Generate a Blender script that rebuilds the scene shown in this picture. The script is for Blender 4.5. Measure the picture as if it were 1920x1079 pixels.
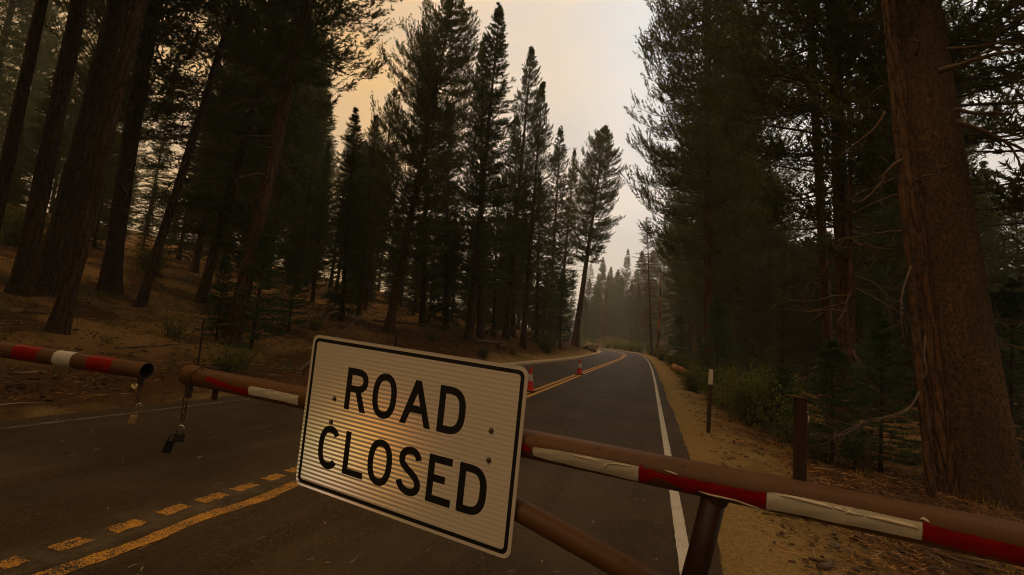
import bpy, math, random
import numpy as np
from mathutils import Vector, Matrix
random.seed(7); rng = np.random.default_rng(7)
SC = bpy.context.scene
COL = SC.collection
PI = math.pi
for o in list(bpy.data.objects): bpy.data.objects.remove(o)

# ------------------------------------------------------------------ camera
H = 1.5
F, CX, CY = 860.0, 960.0, 539.5            # focal length and centre in pixels of the 1920x1079 photograph
CU = Vector((.08, -1, 96/860.)).normalized()
CR = Vector((265, 117.2, 860.)); CR = (CR - CU*CR.dot(CU)).normalized()
CXv = CR.cross(CU)
if CXv.x < 0: CXv = -CXv
def ray(px, py):
    d = Vector((px-CX, py-CY, F))/F
    return Vector((d.dot(CXv), d.dot(CR), d.dot(CU)))
def at_depth(px, py, dep): return ray(px, py)*dep + Vector((0, 0, H))
def at_y(px, py, Y):
    r = ray(px, py); return r*(Y/r.y) + Vector((0, 0, H))
def pix(p):
    q = Vector(p) - Vector((0, 0, H)); c = CXv*q.x + CR*q.y + CU*q.z
    return CX+F*c.x/c.z, CY+F*c.y/c.z, c.z
cam = bpy.data.cameras.new('camera'); co = bpy.data.objects.new('camera', cam); COL.objects.link(co)
cam.sensor_width = 36; cam.lens = 36*F/1920; cam.clip_start = .05; cam.clip_end = 2000
right = Vector((CXv.x, CR.x, CU.x)); down = Vector((CXv.y, CR.y, CU.y)); fwd = Vector((CXv.z, CR.z, CU.z))
M = Matrix((( right.x, -down.x, -fwd.x, 0), (right.y, -down.y, -fwd.y, 0), (right.z, -down.z, -fwd.z, H), (0, 0, 0, 1)))
co.matrix_world = M
SC.camera = co

# ------------------------------------------------------------------ sky, sun, exposure
SUN_AZ, SUN_EL = math.radians(205), math.radians(42)      # behind the camera, to its left; azimuth from +Y clockwise
w = bpy.data.worlds.new('World'); SC.world = w; w.use_nodes = True
nt = w.node_tree; nt.nodes.clear()
def N(nt, t, **k):
    n = nt.nodes.new(t)
    for a, b in k.items():
        if a == 'inp':
            for i, v in b.items(): n.inputs[i].default_value = v
        else: setattr(n, a, b)
    return n
def L(nt, a, b): nt.links.new(a, b)
def math_n(nt, op, a, b=None, c=None, clamp=False):
    n = N(nt, 'ShaderNodeMath', operation=op, use_clamp=clamp)
    for i, v in enumerate((a, b, c)):
        if v is None: continue
        if isinstance(v, (int, float)): n.inputs[i].default_value = v
        else: L(nt, v, n.inputs[i])
    return n.outputs[0]
def ramp(nt, fac, stops, interp='LINEAR'):
    n = N(nt, 'ShaderNodeValToRGB'); cr = n.color_ramp; cr.interpolation = interp
    while len(cr.elements) < len(stops): cr.elements.new(.5)
    for e, (p, c) in zip(cr.elements, stops):
        e.position = p; e.color = (c, c, c, 1) if isinstance(c, (int, float)) else (*c, 1)
    L(nt, fac, n.inputs[0]); return n.outputs[0]
def mixc(nt, f, a, b, mode='MIX'):
    n = N(nt, 'ShaderNodeMix', data_type='RGBA', blend_type=mode)
    for i, v in ((0, f), (6, a), (7, b)):
        if isinstance(v, (int, float)): n.inputs[i].default_value = v
        elif isinstance(v, tuple): n.inputs[i].default_value = (*v, 1)
        else: L(nt, v, n.inputs[i])
    return n.outputs[2]
tc = N(nt, 'ShaderNodeTexCoord'); sep = N(nt, 'ShaderNodeSeparateXYZ'); L(nt, tc.outputs['Generated'], sep.inputs[0])
fx = ramp(nt, math_n(nt, 'MULTIPLY_ADD', sep.outputs[0], -.5, .5), [(.50, 0), (.62, .42), (.80, 1)], 'EASE')
fb = ramp(nt, math_n(nt, 'MULTIPLY_ADD', sep.outputs[1], -.5, .5), [(.3, 0), (.8, .8)], 'EASE')
fz = ramp(nt, sep.outputs[2], [(.62, 0), (.86, .95)], 'EASE')
fo = math_n(nt, 'MAXIMUM', math_n(nt, 'MAXIMUM', fx, fb), fz)
nz = N(nt, 'ShaderNodeTexNoise', inp={'Scale': 2.3, 'Detail': 5, 'Roughness': .55, 'Distortion': .6})
mp = N(nt, 'ShaderNodeMapping'); mp.inputs['Scale'].default_value = (1, 1, 2.4)
L(nt, tc.outputs['Generated'], mp.inputs[0]); L(nt, mp.outputs[0], nz.inputs['Vector'])
fo2 = math_n(nt, 'ADD', fo, math_n(nt, 'MULTIPLY_ADD', nz.outputs[0], .9, -.45), clamp=True)
smoke = mixc(nt, fo2, (.95, .92, .87), (.96, .60, .27))
low = ramp(nt, sep.outputs[2], [(.02, 1), (.55, 0)], 'EASE')
smoke = mixc(nt, math_n(nt, 'MULTIPLY', low, math_n(nt, 'MULTIPLY_ADD', fo2, -.5, .6)), smoke, (1.0, .76, .53))
var = math_n(nt, 'MULTIPLY_ADD', nz.outputs[0], .64, .68)
# the smoke is thickest, so the sky dimmest and reddest, opposite the pale opening over the road
dp_ = N(nt, 'ShaderNodeVectorMath', operation='DOT_PRODUCT'); L(nt, tc.outputs['Generated'], dp_.inputs[0]); dp_.inputs[1].default_value = (-.10, .88, .46)
dim = ramp(nt, math_n(nt, 'MULTIPLY_ADD', dp_.outputs['Value'], .5, .5), [(.18, .30), (.84, 1)], 'EASE')
vm = N(nt, 'ShaderNodeVectorMath', operation='SCALE'); L(nt, smoke, vm.inputs[0]); L(nt, math_n(nt, 'MULTIPLY', var, dim), vm.inputs[3])
sky = N(nt, 'ShaderNodeTexSky', sky_type='NISHITA'); sky.sun_disc = False
sky.sun_elevation = SUN_EL; sky.sun_rotation = SUN_AZ; sky.dust_density = 6; sky.air_density = 2
b1 = N(nt, 'ShaderNodeBackground', inp={'Strength': .05}); L(nt, sky.outputs[0], b1.inputs[0])
b2 = N(nt, 'ShaderNodeBackground', inp={'Strength': 1.0}); L(nt, vm.outputs[0], b2.inputs[0])
mx = N(nt, 'ShaderNodeMixShader', inp={0: .93}); L(nt, b1.outputs[0], mx.inputs[1]); L(nt, b2.outputs[0], mx.inputs[2])
wo = N(nt, 'ShaderNodeOutputWorld'); L(nt, mx.outputs[0], wo.inputs[0])
sl = bpy.data.lights.new('sun', 'SUN'); sl.energy = .35; sl.angle = math.radians(3); sl.color = (1, .58, .22)
so = bpy.data.objects.new('sun', sl); COL.objects.link(so)
SUND = Vector((math.sin(SUN_AZ)*math.cos(SUN_EL), math.cos(SUN_AZ)*math.cos(SUN_EL), math.sin(SUN_EL)))
so.rotation_euler = SUND.to_track_quat('Z', 'Y').to_euler()
SC.view_settings.view_transform = 'Standard'; SC.view_settings.look = 'None'
SC.view_settings.exposure = 0; SC.view_settings.gamma = 1
SC.render.engine = 'CYCLES'
cy = SC.cycles; cy.max_bounces = 6; cy.diffuse_bounces = 3; cy.glossy_bounces = 3; cy.volume_bounces = 1
cy.filter_width = 1.05; cy.transparent_max_bounces = 8; cy.use_denoising = True; cy.caustics_reflective = False; cy.caustics_refractive = False

# ------------------------------------------------------------------ helpers
def tagp(o, label=None, cat=None, group=None, kind=None):
    if label: o['label'] = label
    if cat: o['category'] = cat
    if group: o['group'] = group
    if kind: o['kind'] = kind
    return o
def empty(name, loc=(0, 0, 0), rot=(0, 0, 0)):
    o = bpy.data.objects.new(name, None); COL.objects.link(o); o.location = loc; o.rotation_euler = rot
    o.empty_display_size = .1
    return o
def link(name, me, mat=None, parent=None):
    o = bpy.data.objects.new(name, me); COL.objects.link(o)
    if mat is not None and not me.materials: me.materials.append(mat)
    if parent is not None: o.parent = parent
    return o
class MB:
    def __init__(s): s.v = []; s.f = []; s.m = []; s.cur = 0
    def add(s, vs, fs):
        n = len(s.v); s.v += [tuple(x) for x in vs]; s.f += [tuple(i+n for i in f) for f in fs]; s.m += [s.cur]*len(fs)
    def box(s, c, sz, R=None):
        c = Vector(c); vs = []
        for i in range(8):
            p = Vector(((i & 1)-.5, ((i >> 1) & 1)-.5, ((i >> 2) & 1)-.5)); p = Vector((p.x*sz[0], p.y*sz[1], p.z*sz[2]))
            if R is not None: p = R @ p
            vs.append(c+p)
        s.add(vs, [(0, 2, 3, 1), (4, 5, 7, 6), (0, 1, 5, 4), (2, 6, 7, 3), (0, 4, 6, 2), (1, 3, 7, 5)])
    def tube(s, pts, rad, n=8, caps=True, twist=0):
        pts = [Vector(p) for p in pts]
        if isinstance(rad, (int, float)): rad = [rad]*len(pts)
        ref = None; vs = []; fs = []
        for i, p in enumerate(pts):
            t = (pts[min(i+1, len(pts)-1)] - pts[max(i-1, 0)]).normalized()
            if ref is None:
                ref = Vector((0, 0, 1)) if abs(t.z) < .9 else Vector((1, 0, 0))
            a = (ref - t*ref.dot(t)).normalized(); ref = a; b = t.cross(a)
            for k in range(n):
                an = 2*PI*k/n+twist; vs.append(p + (a*math.cos(an)+b*math.sin(an))*rad[i])
        for i in range(len(pts)-1):
            for k in range(n):
                k2 = (k+1) % n; fs.append((i*n+k, i*n+k2, (i+1)*n+k2, (i+1)*n+k))
        if caps: fs.append(tuple(range(n))[::-1]); fs.append(tuple((len(pts)-1)*n+k for k in range(n)))
        s.add(vs, fs)
    def mesh(s, name, mats, smooth=False, bevel=0):
        me = bpy.data.meshes.new(name); me.from_pydata(s.v, [], s.f)
        for m in (mats if isinstance(mats, (list, tuple)) else [mats]): me.materials.append(m)
        if any(s.m): me.polygons.foreach_set('material_index', s.m)
        if smooth: me.polygons.foreach_set('use_smooth', [True]*len(me.polygons))
        me.update(); return me
    def build(s, name, mats, parent=None, smooth=False):
        return link(name, s.mesh(name, mats, smooth), None, parent)
def np_mesh(name, V, T, mats, mi=None, smooth=False):
    me = bpy.data.meshes.new(name); V = np.asarray(V, np.float32); T = np.asarray(T, np.int32); k = T.shape[1]
    me.vertices.add(len(V)); me.vertices.foreach_set('co', V.ravel())
    me.loops.add(T.size); me.loops.foreach_set('vertex_index', T.ravel())
    me.polygons.add(len(T)); me.polygons.foreach_set('loop_start', np.arange(len(T), dtype=np.int32)*k)
    me.polygons.foreach_set('loop_total', np.full(len(T), k, np.int32))
    for m in (mats if isinstance(mats, (list, tuple)) else [mats]): me.materials.append(m)
    if mi is not None: me.polygons.foreach_set('material_index', np.asarray(mi, np.int32))
    if smooth: me.polygons.foreach_set('use_smooth', np.ones(len(T), bool))
    me.update(calc_edges=True); me.validate(); return me
def hash2(ix, iy, seed):
    h = (ix.astype(np.int64)*374761393 + iy.astype(np.int64)*668265263 + seed*974634777) & 0x7fffffff
    h = ((h ^ (h >> 13))*1274126177) & 0x7fffffff
    return ((h ^ (h >> 16)) & 0xffff)/65535.
def vnoise(x, y, sc, seed=0):
    x = np.asarray(x, float)*sc; y = np.asarray(y, float)*sc
    ix = np.floor(x); iy = np.floor(y); fx = x-ix; fy = y-iy; fx = fx*fx*(3-2*fx); fy = fy*fy*(3-2*fy)
    a = hash2(ix, iy, seed); b = hash2(ix+1, iy, seed); c = hash2(ix, iy+1, seed); d = hash2(ix+1, iy+1, seed)
    return (a*(1-fx)+b*fx)*(1-fy) + (c*(1-fx)+d*fx)*fy - .5

# ------------------------------------------------------------------ materials
def mat(name):
    m = bpy.data.materials.new(name); m.use_nodes = True; t = m.node_tree
    b = t.nodes['Principled BSDF']; return m, t, b
def objco(t): return N(t, 'ShaderNodeTexCoord').outputs['Object']
def noise(t, vec, sc, det=4, ro=.55, ms=None):
    n = N(t, 'ShaderNodeTexNoise', inp={'Scale': sc, 'Detail': det, 'Roughness': ro})
    if ms:
        mp = N(t, 'ShaderNodeMapping'); mp.inputs['Scale'].default_value = ms; L(t, vec, mp.inputs[0]); vec = mp.outputs[0]
    L(t, vec, n.inputs['Vector']); return n.outputs[0]
def bump(t, b, h, st, dist=.01):
    n = N(t, 'ShaderNodeBump', inp={'Strength': st, 'Distance': dist}); L(t, h, n.inputs['Height']); L(t, n.outputs[0], b.inputs['Normal'])
def simple(name, col, rough=.6, metal=0, spec=.5, var=.15, sc=8, bs=0, bsc=60, bd=.003):
    m, t, b = mat(name); v = objco(t); n = noise(t, v, sc)
    c = mixc(t, n, tuple(x*(1-var*2) for x in col), tuple(min(1, x*(1+var*2)) for x in col)); L(t, c, b.inputs['Base Color'])
    b.inputs['Roughness'].default_value = rough; b.inputs['Metallic'].default_value = metal
    b.inputs['Specular IOR Level'].default_value = spec
    if bs: bump(t, b, noise(t, v, bsc, 3), bs, bd)
    return m
def bark(name, col, scale=1., strength=1., zs=.25, ck=.22, ns=None):
    m, t, b = mat(name); v = objco(t)
    mp = N(t, 'ShaderNodeMapping'); mp.inputs['Scale'].default_value = (1, 1, zs); L(t, v, mp.inputs[0])
    wn = N(t, 'ShaderNodeTexNoise', inp={'Scale': 6*scale, 'Detail': 3}); L(t, mp.outputs[0], wn.inputs['Vector'])
    mm = N(t, 'ShaderNodeMix', data_type='VECTOR', inp={0: .12}); L(t, mp.outputs[0], mm.inputs[4]); L(t, wn.outputs[1], mm.inputs[5])
    vo = N(t, 'ShaderNodeTexVoronoi', feature='DISTANCE_TO_EDGE', inp={'Scale': 14*scale}); L(t, mm.outputs[1], vo.inputs['Vector'])
    cr = ramp(t, vo.outputs['Distance'], [(0, 0), (.18, 1)])
    n2 = noise(t, v, (ns or 30*scale), 4, .75, (1, 1, .6))
    big = noise(t, v, 1.3, 3, .6, (1, 1, .3))
    c = mixc(t, cr, tuple(x*ck for x in col), col)
    c = mixc(t, ramp(t, n2, [(.42, 0), (.68, .85)]), c, tuple(min(1, x*2.3) for x in col))
    c = mixc(t, ramp(t, big, [(.38, .6), (.62, 0)]), c, tuple(x*.45 for x in col))
    L(t, c, b.inputs['Base Color']); b.inputs['Roughness'].default_value = .9; b.inputs['Specular IOR Level'].default_value = .2
    h = math_n(t, 'ADD', math_n(t, 'MULTIPLY', cr, .7), math_n(t, 'MULTIPLY', n2, .5))
    bump(t, b, h, strength, .03/scale); return m
def leafmat(name, c1, c2, c3):
    m, t, b = mat(name); v = objco(t)
    n = noise(t, v, .9, 3, .6); n2 = noise(t, v, 9, 2, .6)
    oi = N(t, 'ShaderNodeObjectInfo')
    c = mixc(t, ramp(t, n, [(.35, 0), (.65, 1)]), c1, c2)
    c = mixc(t, ramp(t, n2, [(.55, 0), (.75, .55)]), c, c3)
    hs = N(t, 'ShaderNodeHueSaturation'); L(t, c, hs.inputs['Color'])
    L(t, math_n(t, 'MULTIPLY_ADD', oi.outputs['Random'], .5, .75), hs.inputs['Value'])
    L(t, math_n(t, 'MULTIPLY_ADD', oi.outputs['Random'], -.03, .51), hs.inputs['Hue'])
    L(t, hs.outputs[0], b.inputs['Base Color']); b.inputs['Roughness'].default_value = .6; b.inputs['Specular IOR Level'].default_value = .25
    hs2 = N(t, 'ShaderNodeHueSaturation', inp={'Value': 1.8}); L(t, hs.outputs[0], hs2.inputs['Color']); tr = N(t, 'ShaderNodeBsdfTranslucent'); L(t, hs2.outputs[0], tr.inputs[0])
    ms = N(t, 'ShaderNodeMixShader', inp={0: .35}); L(t, b.outputs[0], ms.inputs[1]); L(t, tr.outputs[0], ms.inputs[2])
    L(t, ms.outputs[0], t.nodes['Material Output'].inputs[0]); return m

MAT = {}
MAT['bark_grey'] = bark('bark_grey', (.075, .046, .028), .62, 1.0, .16, .25, 14)
MAT['bark_brown'] = bark('bark_brown', (.12, .064, .032), .62, 1.0, .16, .25, 14)
MAT['bark_big'] = bark('bark_big', (.105, .062, .032), 2.0, 1.0, .6, .30, 22)
MAT['bark_orange'] = simple('bark_orange', (.36, .16, .065), .85, var=.45, sc=3, bs=.5, bsc=20)
m, t, b = mat('bark_peeling'); v = objco(t)
f = ramp(t, noise(t, v, 1.0, 4, .65, (1.5, 1.5, .5)), [(.46, 0), (.54, 1)])
L(t, mixc(t, f, (.060, .028, .014), mixc(t, noise(t, v, 9, 3), (.30, .12, .045), (.42, .20, .085))), b.inputs['Base Color']); b.inputs['Roughness'].default_value = .9
bump(t, b, noise(t, v, 14, 4), .8, .03); MAT['bark_peeling'] = m
MAT['wood_dead'] = simple('wood_dead', (.13, .082, .048), .9, var=.3, sc=10, bs=.3, bsc=60)
MAT['wood_twig'] = simple('wood_twig', (.075, .052, .036), .9, var=.3, sc=10)
MAT['leaf_fir'] = leafmat('leaf_fir', (.045, .070, .014), (.095, .115, .024), (.17, .16, .04))
MAT['leaf_pine'] = leafmat('leaf_pine', (.052, .074, .014), (.105, .120, .024), (.19, .165, .04))
MAT['leaf_young'] = leafmat('leaf_young', (.030, .072, .028), (.05, .10, .035), (.09, .13, .04))
MAT['leaf_bush'] = leafmat('leaf_bush', (.06, .09, .014), (.13, .16, .024), (.30, .26, .04))
MAT['leaf_gold'] = leafmat('leaf_gold', (.22, .16, .02), (.42, .28, .04), (.55, .34, .06))
MAT['leaf_brown'] = leafmat('leaf_brown', (.09, .05, .03), (.13, .075, .04), (.16, .10, .05))

# asphalt
m, t, b = mat('asphalt'); v = objco(t)
sp = noise(t, v, 55, 3, .8); vo = N(t, 'ShaderNodeTexVoronoi', inp={'Scale': 70.}); L(t, v, vo.inputs['Vector'])
c = mixc(t, ramp(t, sp, [(.36, 0), (.66, 1)]), (.020, .011, .003), (.115, .066, .020))
rar = ramp(t, noise(t, v, 34, 2, .6), [(.66, 0), (.70, 1)]); c = mixc(t, math_n(t, 'MULTIPLY', rar, .75), c, (.26, .17, .075))
st = noise(t, v, 1.4, 5, .65, (1, .08, 1)); c = mixc(t, ramp(t, st, [(.42, 0), (.62, .65)]), c, (.11, .075, .036))
st2 = noise(t, v, .45, 4, .6); c = mixc(t, ramp(t, st2, [(.42, 0), (.62, .55)]), c, (.022, .014, .007))
st3 = noise(t, v, 3.5, 5, .7); c = mixc(t, ramp(t, st3, [(.56, 0), (.70, .35)]), c, (.12, .09, .045))
sxy = N(t, 'ShaderNodeSeparateXYZ'); L(t, v, sxy.inputs[0])
bx_ = math_n(t, 'ABSOLUTE', math_n(t, 'ADD', sxy.outputs[0], 3.33)); scf = math_n(t, 'MULTIPLY', ramp(t, bx_, [(.06, 1), (.42, 0)]), ramp(t, noise(t, v, 4, 5, .75), [(.42, 0), (.62, .8)]))
scf = math_n(t, 'MULTIPLY', scf, ramp(t, math_n(t, 'MULTIPLY', sxy.outputs[1], .1), [(.55, 1), (.8, 0)]))
c = mixc(t, scf, c, mixc(t, sp, (.07, .05, .028), (.24, .18, .105)))
L(t, c, b.inputs['Base Color']); b.inputs['Roughness'].default_value = .66; b.inputs['Specular IOR Level'].default_value = .2
bump(t, b, math_n(t, 'ADD', sp, math_n(t, 'MULTIPLY', vo.outputs['Distance'], .6)), .7, .008); MAT['asphalt'] = m
def paint(name, col, lo, hi):
    m, t, b = mat(name); v = objco(t)
    n = noise(t, v, 85, 3, .7); n2 = noise(t, v, 5, 3, .6)
    f = ramp(t, math_n(t, 'ADD', math_n(t, 'MULTIPLY', n, .7), math_n(t, 'MULTIPLY', n2, .3)), [(lo, 0), (hi, 1)])
    L(t, mixc(t, f, (.035, .031, .026), mixc(t, noise(t, v, 2, 3), tuple(x*.8 for x in col), col)), b.inputs['Base Color'])
    b.inputs['Roughness'].default_value = .7; bump(t, b, n, .6, .004); return m
MAT['paint_yellow'] = paint('paint_yellow', (.78, .36, .03), .445, .51)
MAT['paint_far'] = paint('paint_yellow_fresh', (.80, .40, .04), .30, .36)
MAT['paint_white'] = paint('paint_white', (.74, .68, .58), .38, .43)
MAT['paint_faded'] = paint('paint_white_faded', (.32, .28, .20), .50, .56)

def N_Y(t, v):
    q = N(t, 'ShaderNodeSeparateXYZ'); L(t, v, q.inputs[0]); return q.outputs[1]
# ground: gravel shoulder close to the road, needle duff and bare soil beyond (attribute 'edge' = metres from the asphalt)
m, t, b = mat('ground'); v = objco(t)
at = N(t, 'ShaderNodeAttribute', attribute_name='edge'); e = at.outputs['Fac']
nb = noise(t, v, .8, 5, .65); nm = noise(t, v, 6, 5, .7); nf = noise(t, v, 38, 4, .75)
grav = mixc(t, ramp(t, nf, [(.3, 0), (.7, 1)]), (.19, .125, .045), (.54, .365, .14))
duff = mixc(t, ramp(t, nm, [(.32, 0), (.62, 1)]), (.030, .012, .003), (.12, .052, .013))
duff = mixc(t, ramp(t, nf, [(.52, 0), (.70, .75)]), duff, (.20, .10, .030))
duff = mixc(t, ramp(t, nb, [(.50, 0), (.68, .7)]), duff, (.15, .072, .026))
ee = math_n(t, 'ADD', e, math_n(t, 'MULTIPLY_ADD', nb, 3.0, -1.5)); ee = math_n(t, 'ADD', ee, math_n(t, 'MULTIPLY_ADD', nm, 1.2, -.6))
c = mixc(t, ramp(t, math_n(t, 'MULTIPLY', ee, .25), [(.13, 0), (.44, 1)]), grav, duff)
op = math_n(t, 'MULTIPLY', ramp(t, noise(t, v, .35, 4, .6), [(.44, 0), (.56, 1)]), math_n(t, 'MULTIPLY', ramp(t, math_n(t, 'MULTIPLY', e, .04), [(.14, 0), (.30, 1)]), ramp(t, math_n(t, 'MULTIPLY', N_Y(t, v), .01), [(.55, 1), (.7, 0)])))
c = mixc(t, math_n(t, 'MULTIPLY', op, .8), c, (.42, .24, .085))  # light on the hillside put into the ground colour as pale sandy patches
gr = ramp(t, noise(t, v, .22, 4, .6), [(.52, 0), (.62, 1)])
c = mixc(t, math_n(t, 'MULTIPLY', gr, ramp(t, math_n(t, 'MULTIPLY', e, .04), [(.25, 0), (.5, .55)])), c, (.055, .06, .02))
L(t, c, b.inputs['Base Color']); b.inputs['Roughness'].default_value = .95; b.inputs['Specular IOR Level'].default_value = .15
bump(t, b, math_n(t, 'ADD', nf, math_n(t, 'MULTIPLY', nm, 2.5)), .9, .03); MAT['ground'] = m

MAT['kerb'] = simple('kerb_concrete', (.62, .48, .33), .9, var=.25, sc=5, bs=.5, bsc=30, bd=.01)
MAT['rock'] = simple('granite', (.34, .27, .19), .9, var=.4, sc=3, bs=.9, bsc=12, bd=.06)
m, t, b = mat('pipe_paint'); v = objco(t)
n1 = noise(t, v, 5, 4, .6); n2 = noise(t, v, 140, 2, .6)
c = mixc(t, n1, (.105, .043, .011), (.155, .068, .020)); c = mixc(t, ramp(t, noise(t, v, 22, 4, .7), [(.60, 0), (.66, .6)]), c, (.050, .020, .007)); c = mixc(t, ramp(t, noise(t, v, 2.5, 3), [(.45, 0), (.7, .45)]), c, (.07, .03, .01))
c = mixc(t, ramp(t, n2, [(.72, 0), (.76, .5)]), c, (.42, .3, .22))
L(t, c, b.inputs['Base Color']); b.inputs['Roughness'].default_value = .5; b.inputs['Specular IOR Level'].default_value = .3
bump(t, b, noise(t, v, 60, 3), .12, .002); MAT['pipe'] = m
MAT['pipe_dark'] = simple('post_paint', (.034, .010, .005), .6, var=.2, sc=6, bs=.15)
MAT['inside'] = simple('pipe_rust', (.03, .016, .01), .9)
def tape(name, col):
    m, t, b = mat(name); v = objco(t)
    n1 = noise(t, v, 12, 4, .6); n2 = noise(t, v, 90, 2)
    c = mixc(t, ramp(t, n1, [(.35, .35), (.6, 0)]), col, tuple(x*.55 for x in col))
    c = mixc(t, ramp(t, n2, [(.72, 0), (.76, .6)]), c, tuple(x*.25 for x in col))
    L(t, c, b.inputs['Base Color']); b.inputs['Roughness'].default_value = .42; b.inputs['Specular IOR Level'].default_value = .2; bump(t, b, n1, .25, .004); return m
MAT['tape_red'] = tape('tape_red', (.27, .002, .001)); MAT['tape_white'] = tape('tape_white', (.62, .57, .46))
MAT['tape_back'] = simple('tape_backing', (.72, .62, .48), .5)
MAT['black'] = simple('sign_black', (.010, .008, .007), .5)
MAT['alu'] = simple('sign_edge', (.75, .68, .6), .35, .6)
MAT['bolt'] = simple('bolt_steel', (.22, .19, .15), .35, .9, var=.3, sc=40)
MAT['chain'] = simple('chain_steel', (.085, .055, .04), .45, .8, var=.4, sc=60)
MAT['brass'] = simple('padlock_brass', (.50, .32, .12), .35, .9, var=.25, sc=30)
MAT['shackle'] = simple('shackle_steel', (.70, .66, .6), .22, 1.)
MAT['lockblack'] = simple('padlock_black', (.012, .010, .010), .5)
MAT['cone'] = simple('cone_red', (.80, .035, .02), .45, var=.06); MAT['cone_band'] = simple('cone_band', (.72, .62, .56), .4, var=.1)
MAT['rubber'] = simple('cone_base', (.02, .018, .016), .8)
MAT['plate'] = simple('marker_plate', (.62, .56, .48), .5)

# sign sheeting: white prismatic film in 14 mm bands; every other band diffracts the sun like a grating (colour lobes of slightly different tilt)
m, t, b = mat('sign_sheeting'); v = objco(t)
sx = N(t, 'ShaderNodeSeparateXYZ'); L(t, v, sx.inputs[0])
band = math_n(t, 'SINE', math_n(t, 'MULTIPLY', sx.outputs[2], 2*PI/.0200))
bm = ramp(t, math_n(t, 'MULTIPLY_ADD', band, .5, .5), [(.42, 0), (.58, 1)])
base = mixc(t, noise(t, v, 9, 4), (.72, .63, .51), (.78, .68, .55)); base = mixc(t, math_n(t, 'MULTIPLY', bm, .05), base, (.56, .51, .38))
L(t, base, b.inputs['Base Color']); b.inputs['Roughness'].default_value = .5
SIGN_T = t; SIGN_B = b; SIGN_BM = bm; MAT['sheeting'] = m

# ------------------------------------------------------------------ terrain
def smooth_interp(xs, ys):
    X = np.linspace(xs[0], xs[-1], 1600); Yv = np.interp(X, xs, ys)
    k = np.hanning(81); k /= k.sum(); pad = np.pad(Yv, 40, mode='reflect', reflect_type='odd'); Ys = np.convolve(pad, k, 'valid')
    return lambda q: np.interp(q, X, Ys)
xR = smooth_interp([-40, 0, 5, 10, 20, 30, 42, 54, 62, 70, 80, 88, 96, 106, 120, 140], [.3, .3, .28, .25, .15, 0, -.3, -.8, -1.25, -1.95, -4, -6.3, -10.9, -18, -32, -60])
xY = smooth_interp([-40, 0, 12, 25, 32, 45, 60, 70, 80, 90, 100, 112, 140], [-3.2, -3.2, -3.2, -3.17, -3.05, -2.9, -3.3, -4.7, -8, -13.5, -22, -36, -80])
xL = smooth_interp([-40, 0, 10, 16, 23.6, 34.6, 48, 59, 66, 75, 84, 93, 103, 140], [-7.6, -7.6, -7.5, -7.2, -6.67, -5.8, -5.8, -6.2, -7.3, -11, -17, -26, -40, -110])
def eY(Y):
    Y = np.asarray(Y, float); return .013*(np.logaddexp(0, (Y-12)/3)*3) + np.where(Y > 130, 0, 0)
def smst(x, a, b):
    q = np.clip((x-a)/(b-a), 0, 1); return q*q*(3-2*q)
def gz(X, Y, detail=True):
    X = np.asarray(X, float); Y = np.asarray(Y, float)
    Yc = np.clip(Y, -40, 139); l = xL(Yc); r = xR(Yc)+.25
    u = l-X; v = X-r
    e = eY(Yc)
    far = smst(Y, 14, 24)
    up = np.maximum(u, 0)
    near_p = .085*up + .006*up**2*(up < 12) + (up >= 12)*(.864+.20*(up-12))
    up2 = np.maximum(up-.4, 0); far_p = .32*np.minimum(up2, 4.2) + .17*np.maximum(up2-4.2, 0)
    hl = near_p*(1-far)+far_p*far
    hl = np.minimum(hl, 14)
    vp = np.maximum(v, 0)
    hr = -.03*np.minimum(vp, 1.0) - .15*np.clip(vp-1.0, 0, 4) - .01*np.maximum(vp-5, 0)
    hr = hr*(1-.5*smst(Y, 60, 90))
    z = e + hl + hr
    # beyond the bend the hillside behind the road
    z = z + smst(Y, 105, 220)*smst(v, 0, 25)*6
    edge = np.maximum(u, v)
    z = z + np.clip(edge*.3-.05, -.07, .02)
    if detail:
        a = np.clip(edge*1.2, 0, 1)
        z = z + vnoise(X, Y, 5.0, 1)*.035*(.2+a) + vnoise(X, Y, 1.7, 2)*.10*a + vnoise(X, Y, .45, 3)*.30*np.clip(edge/3, 0, 1)
        z = z + vnoise(X, Y, 11, 4)*.02*(.2+a)
    return z
def gzf(x, y): return float(gz(np.array([x]), np.array([y]))[0])
def axis(a, b, d0, lo, hi, g):
    c = list(np.arange(a, b, d0)); s = d0; x = c[-1]
    while x < hi: s *= g; x += s; c.append(x)
    s = d0; x = a; pre = []
    while x > lo: s *= g; x -= s; pre.append(x)
    return np.array(pre[::-1]+c)
GX = axis(-15, 8, .1, -190, 190, 1.06); GY = axis(1, 15, .11, -45, 330, 1.035)
gx, gy = np.meshgrid(GX, GY); V = np.stack([gx.ravel(), gy.ravel(), gz(gx.ravel(), gy.ravel())], 1)
nx, ny = len(GX), len(GY); idx = np.arange(nx*ny).reshape(ny, nx)
Q = np.stack([idx[:-1, :-1], idx[:-1, 1:], idx[1:, 1:], idx[1:, :-1]], -1).reshape(-1, 4)
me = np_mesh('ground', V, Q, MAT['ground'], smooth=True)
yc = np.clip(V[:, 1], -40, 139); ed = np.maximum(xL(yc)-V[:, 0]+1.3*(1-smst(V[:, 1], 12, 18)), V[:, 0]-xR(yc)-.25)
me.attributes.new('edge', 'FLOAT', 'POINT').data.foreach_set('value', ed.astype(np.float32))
tagp(link('ground', me), 'brown forest floor with gravel shoulders and needle litter', kind='structure')

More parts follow.
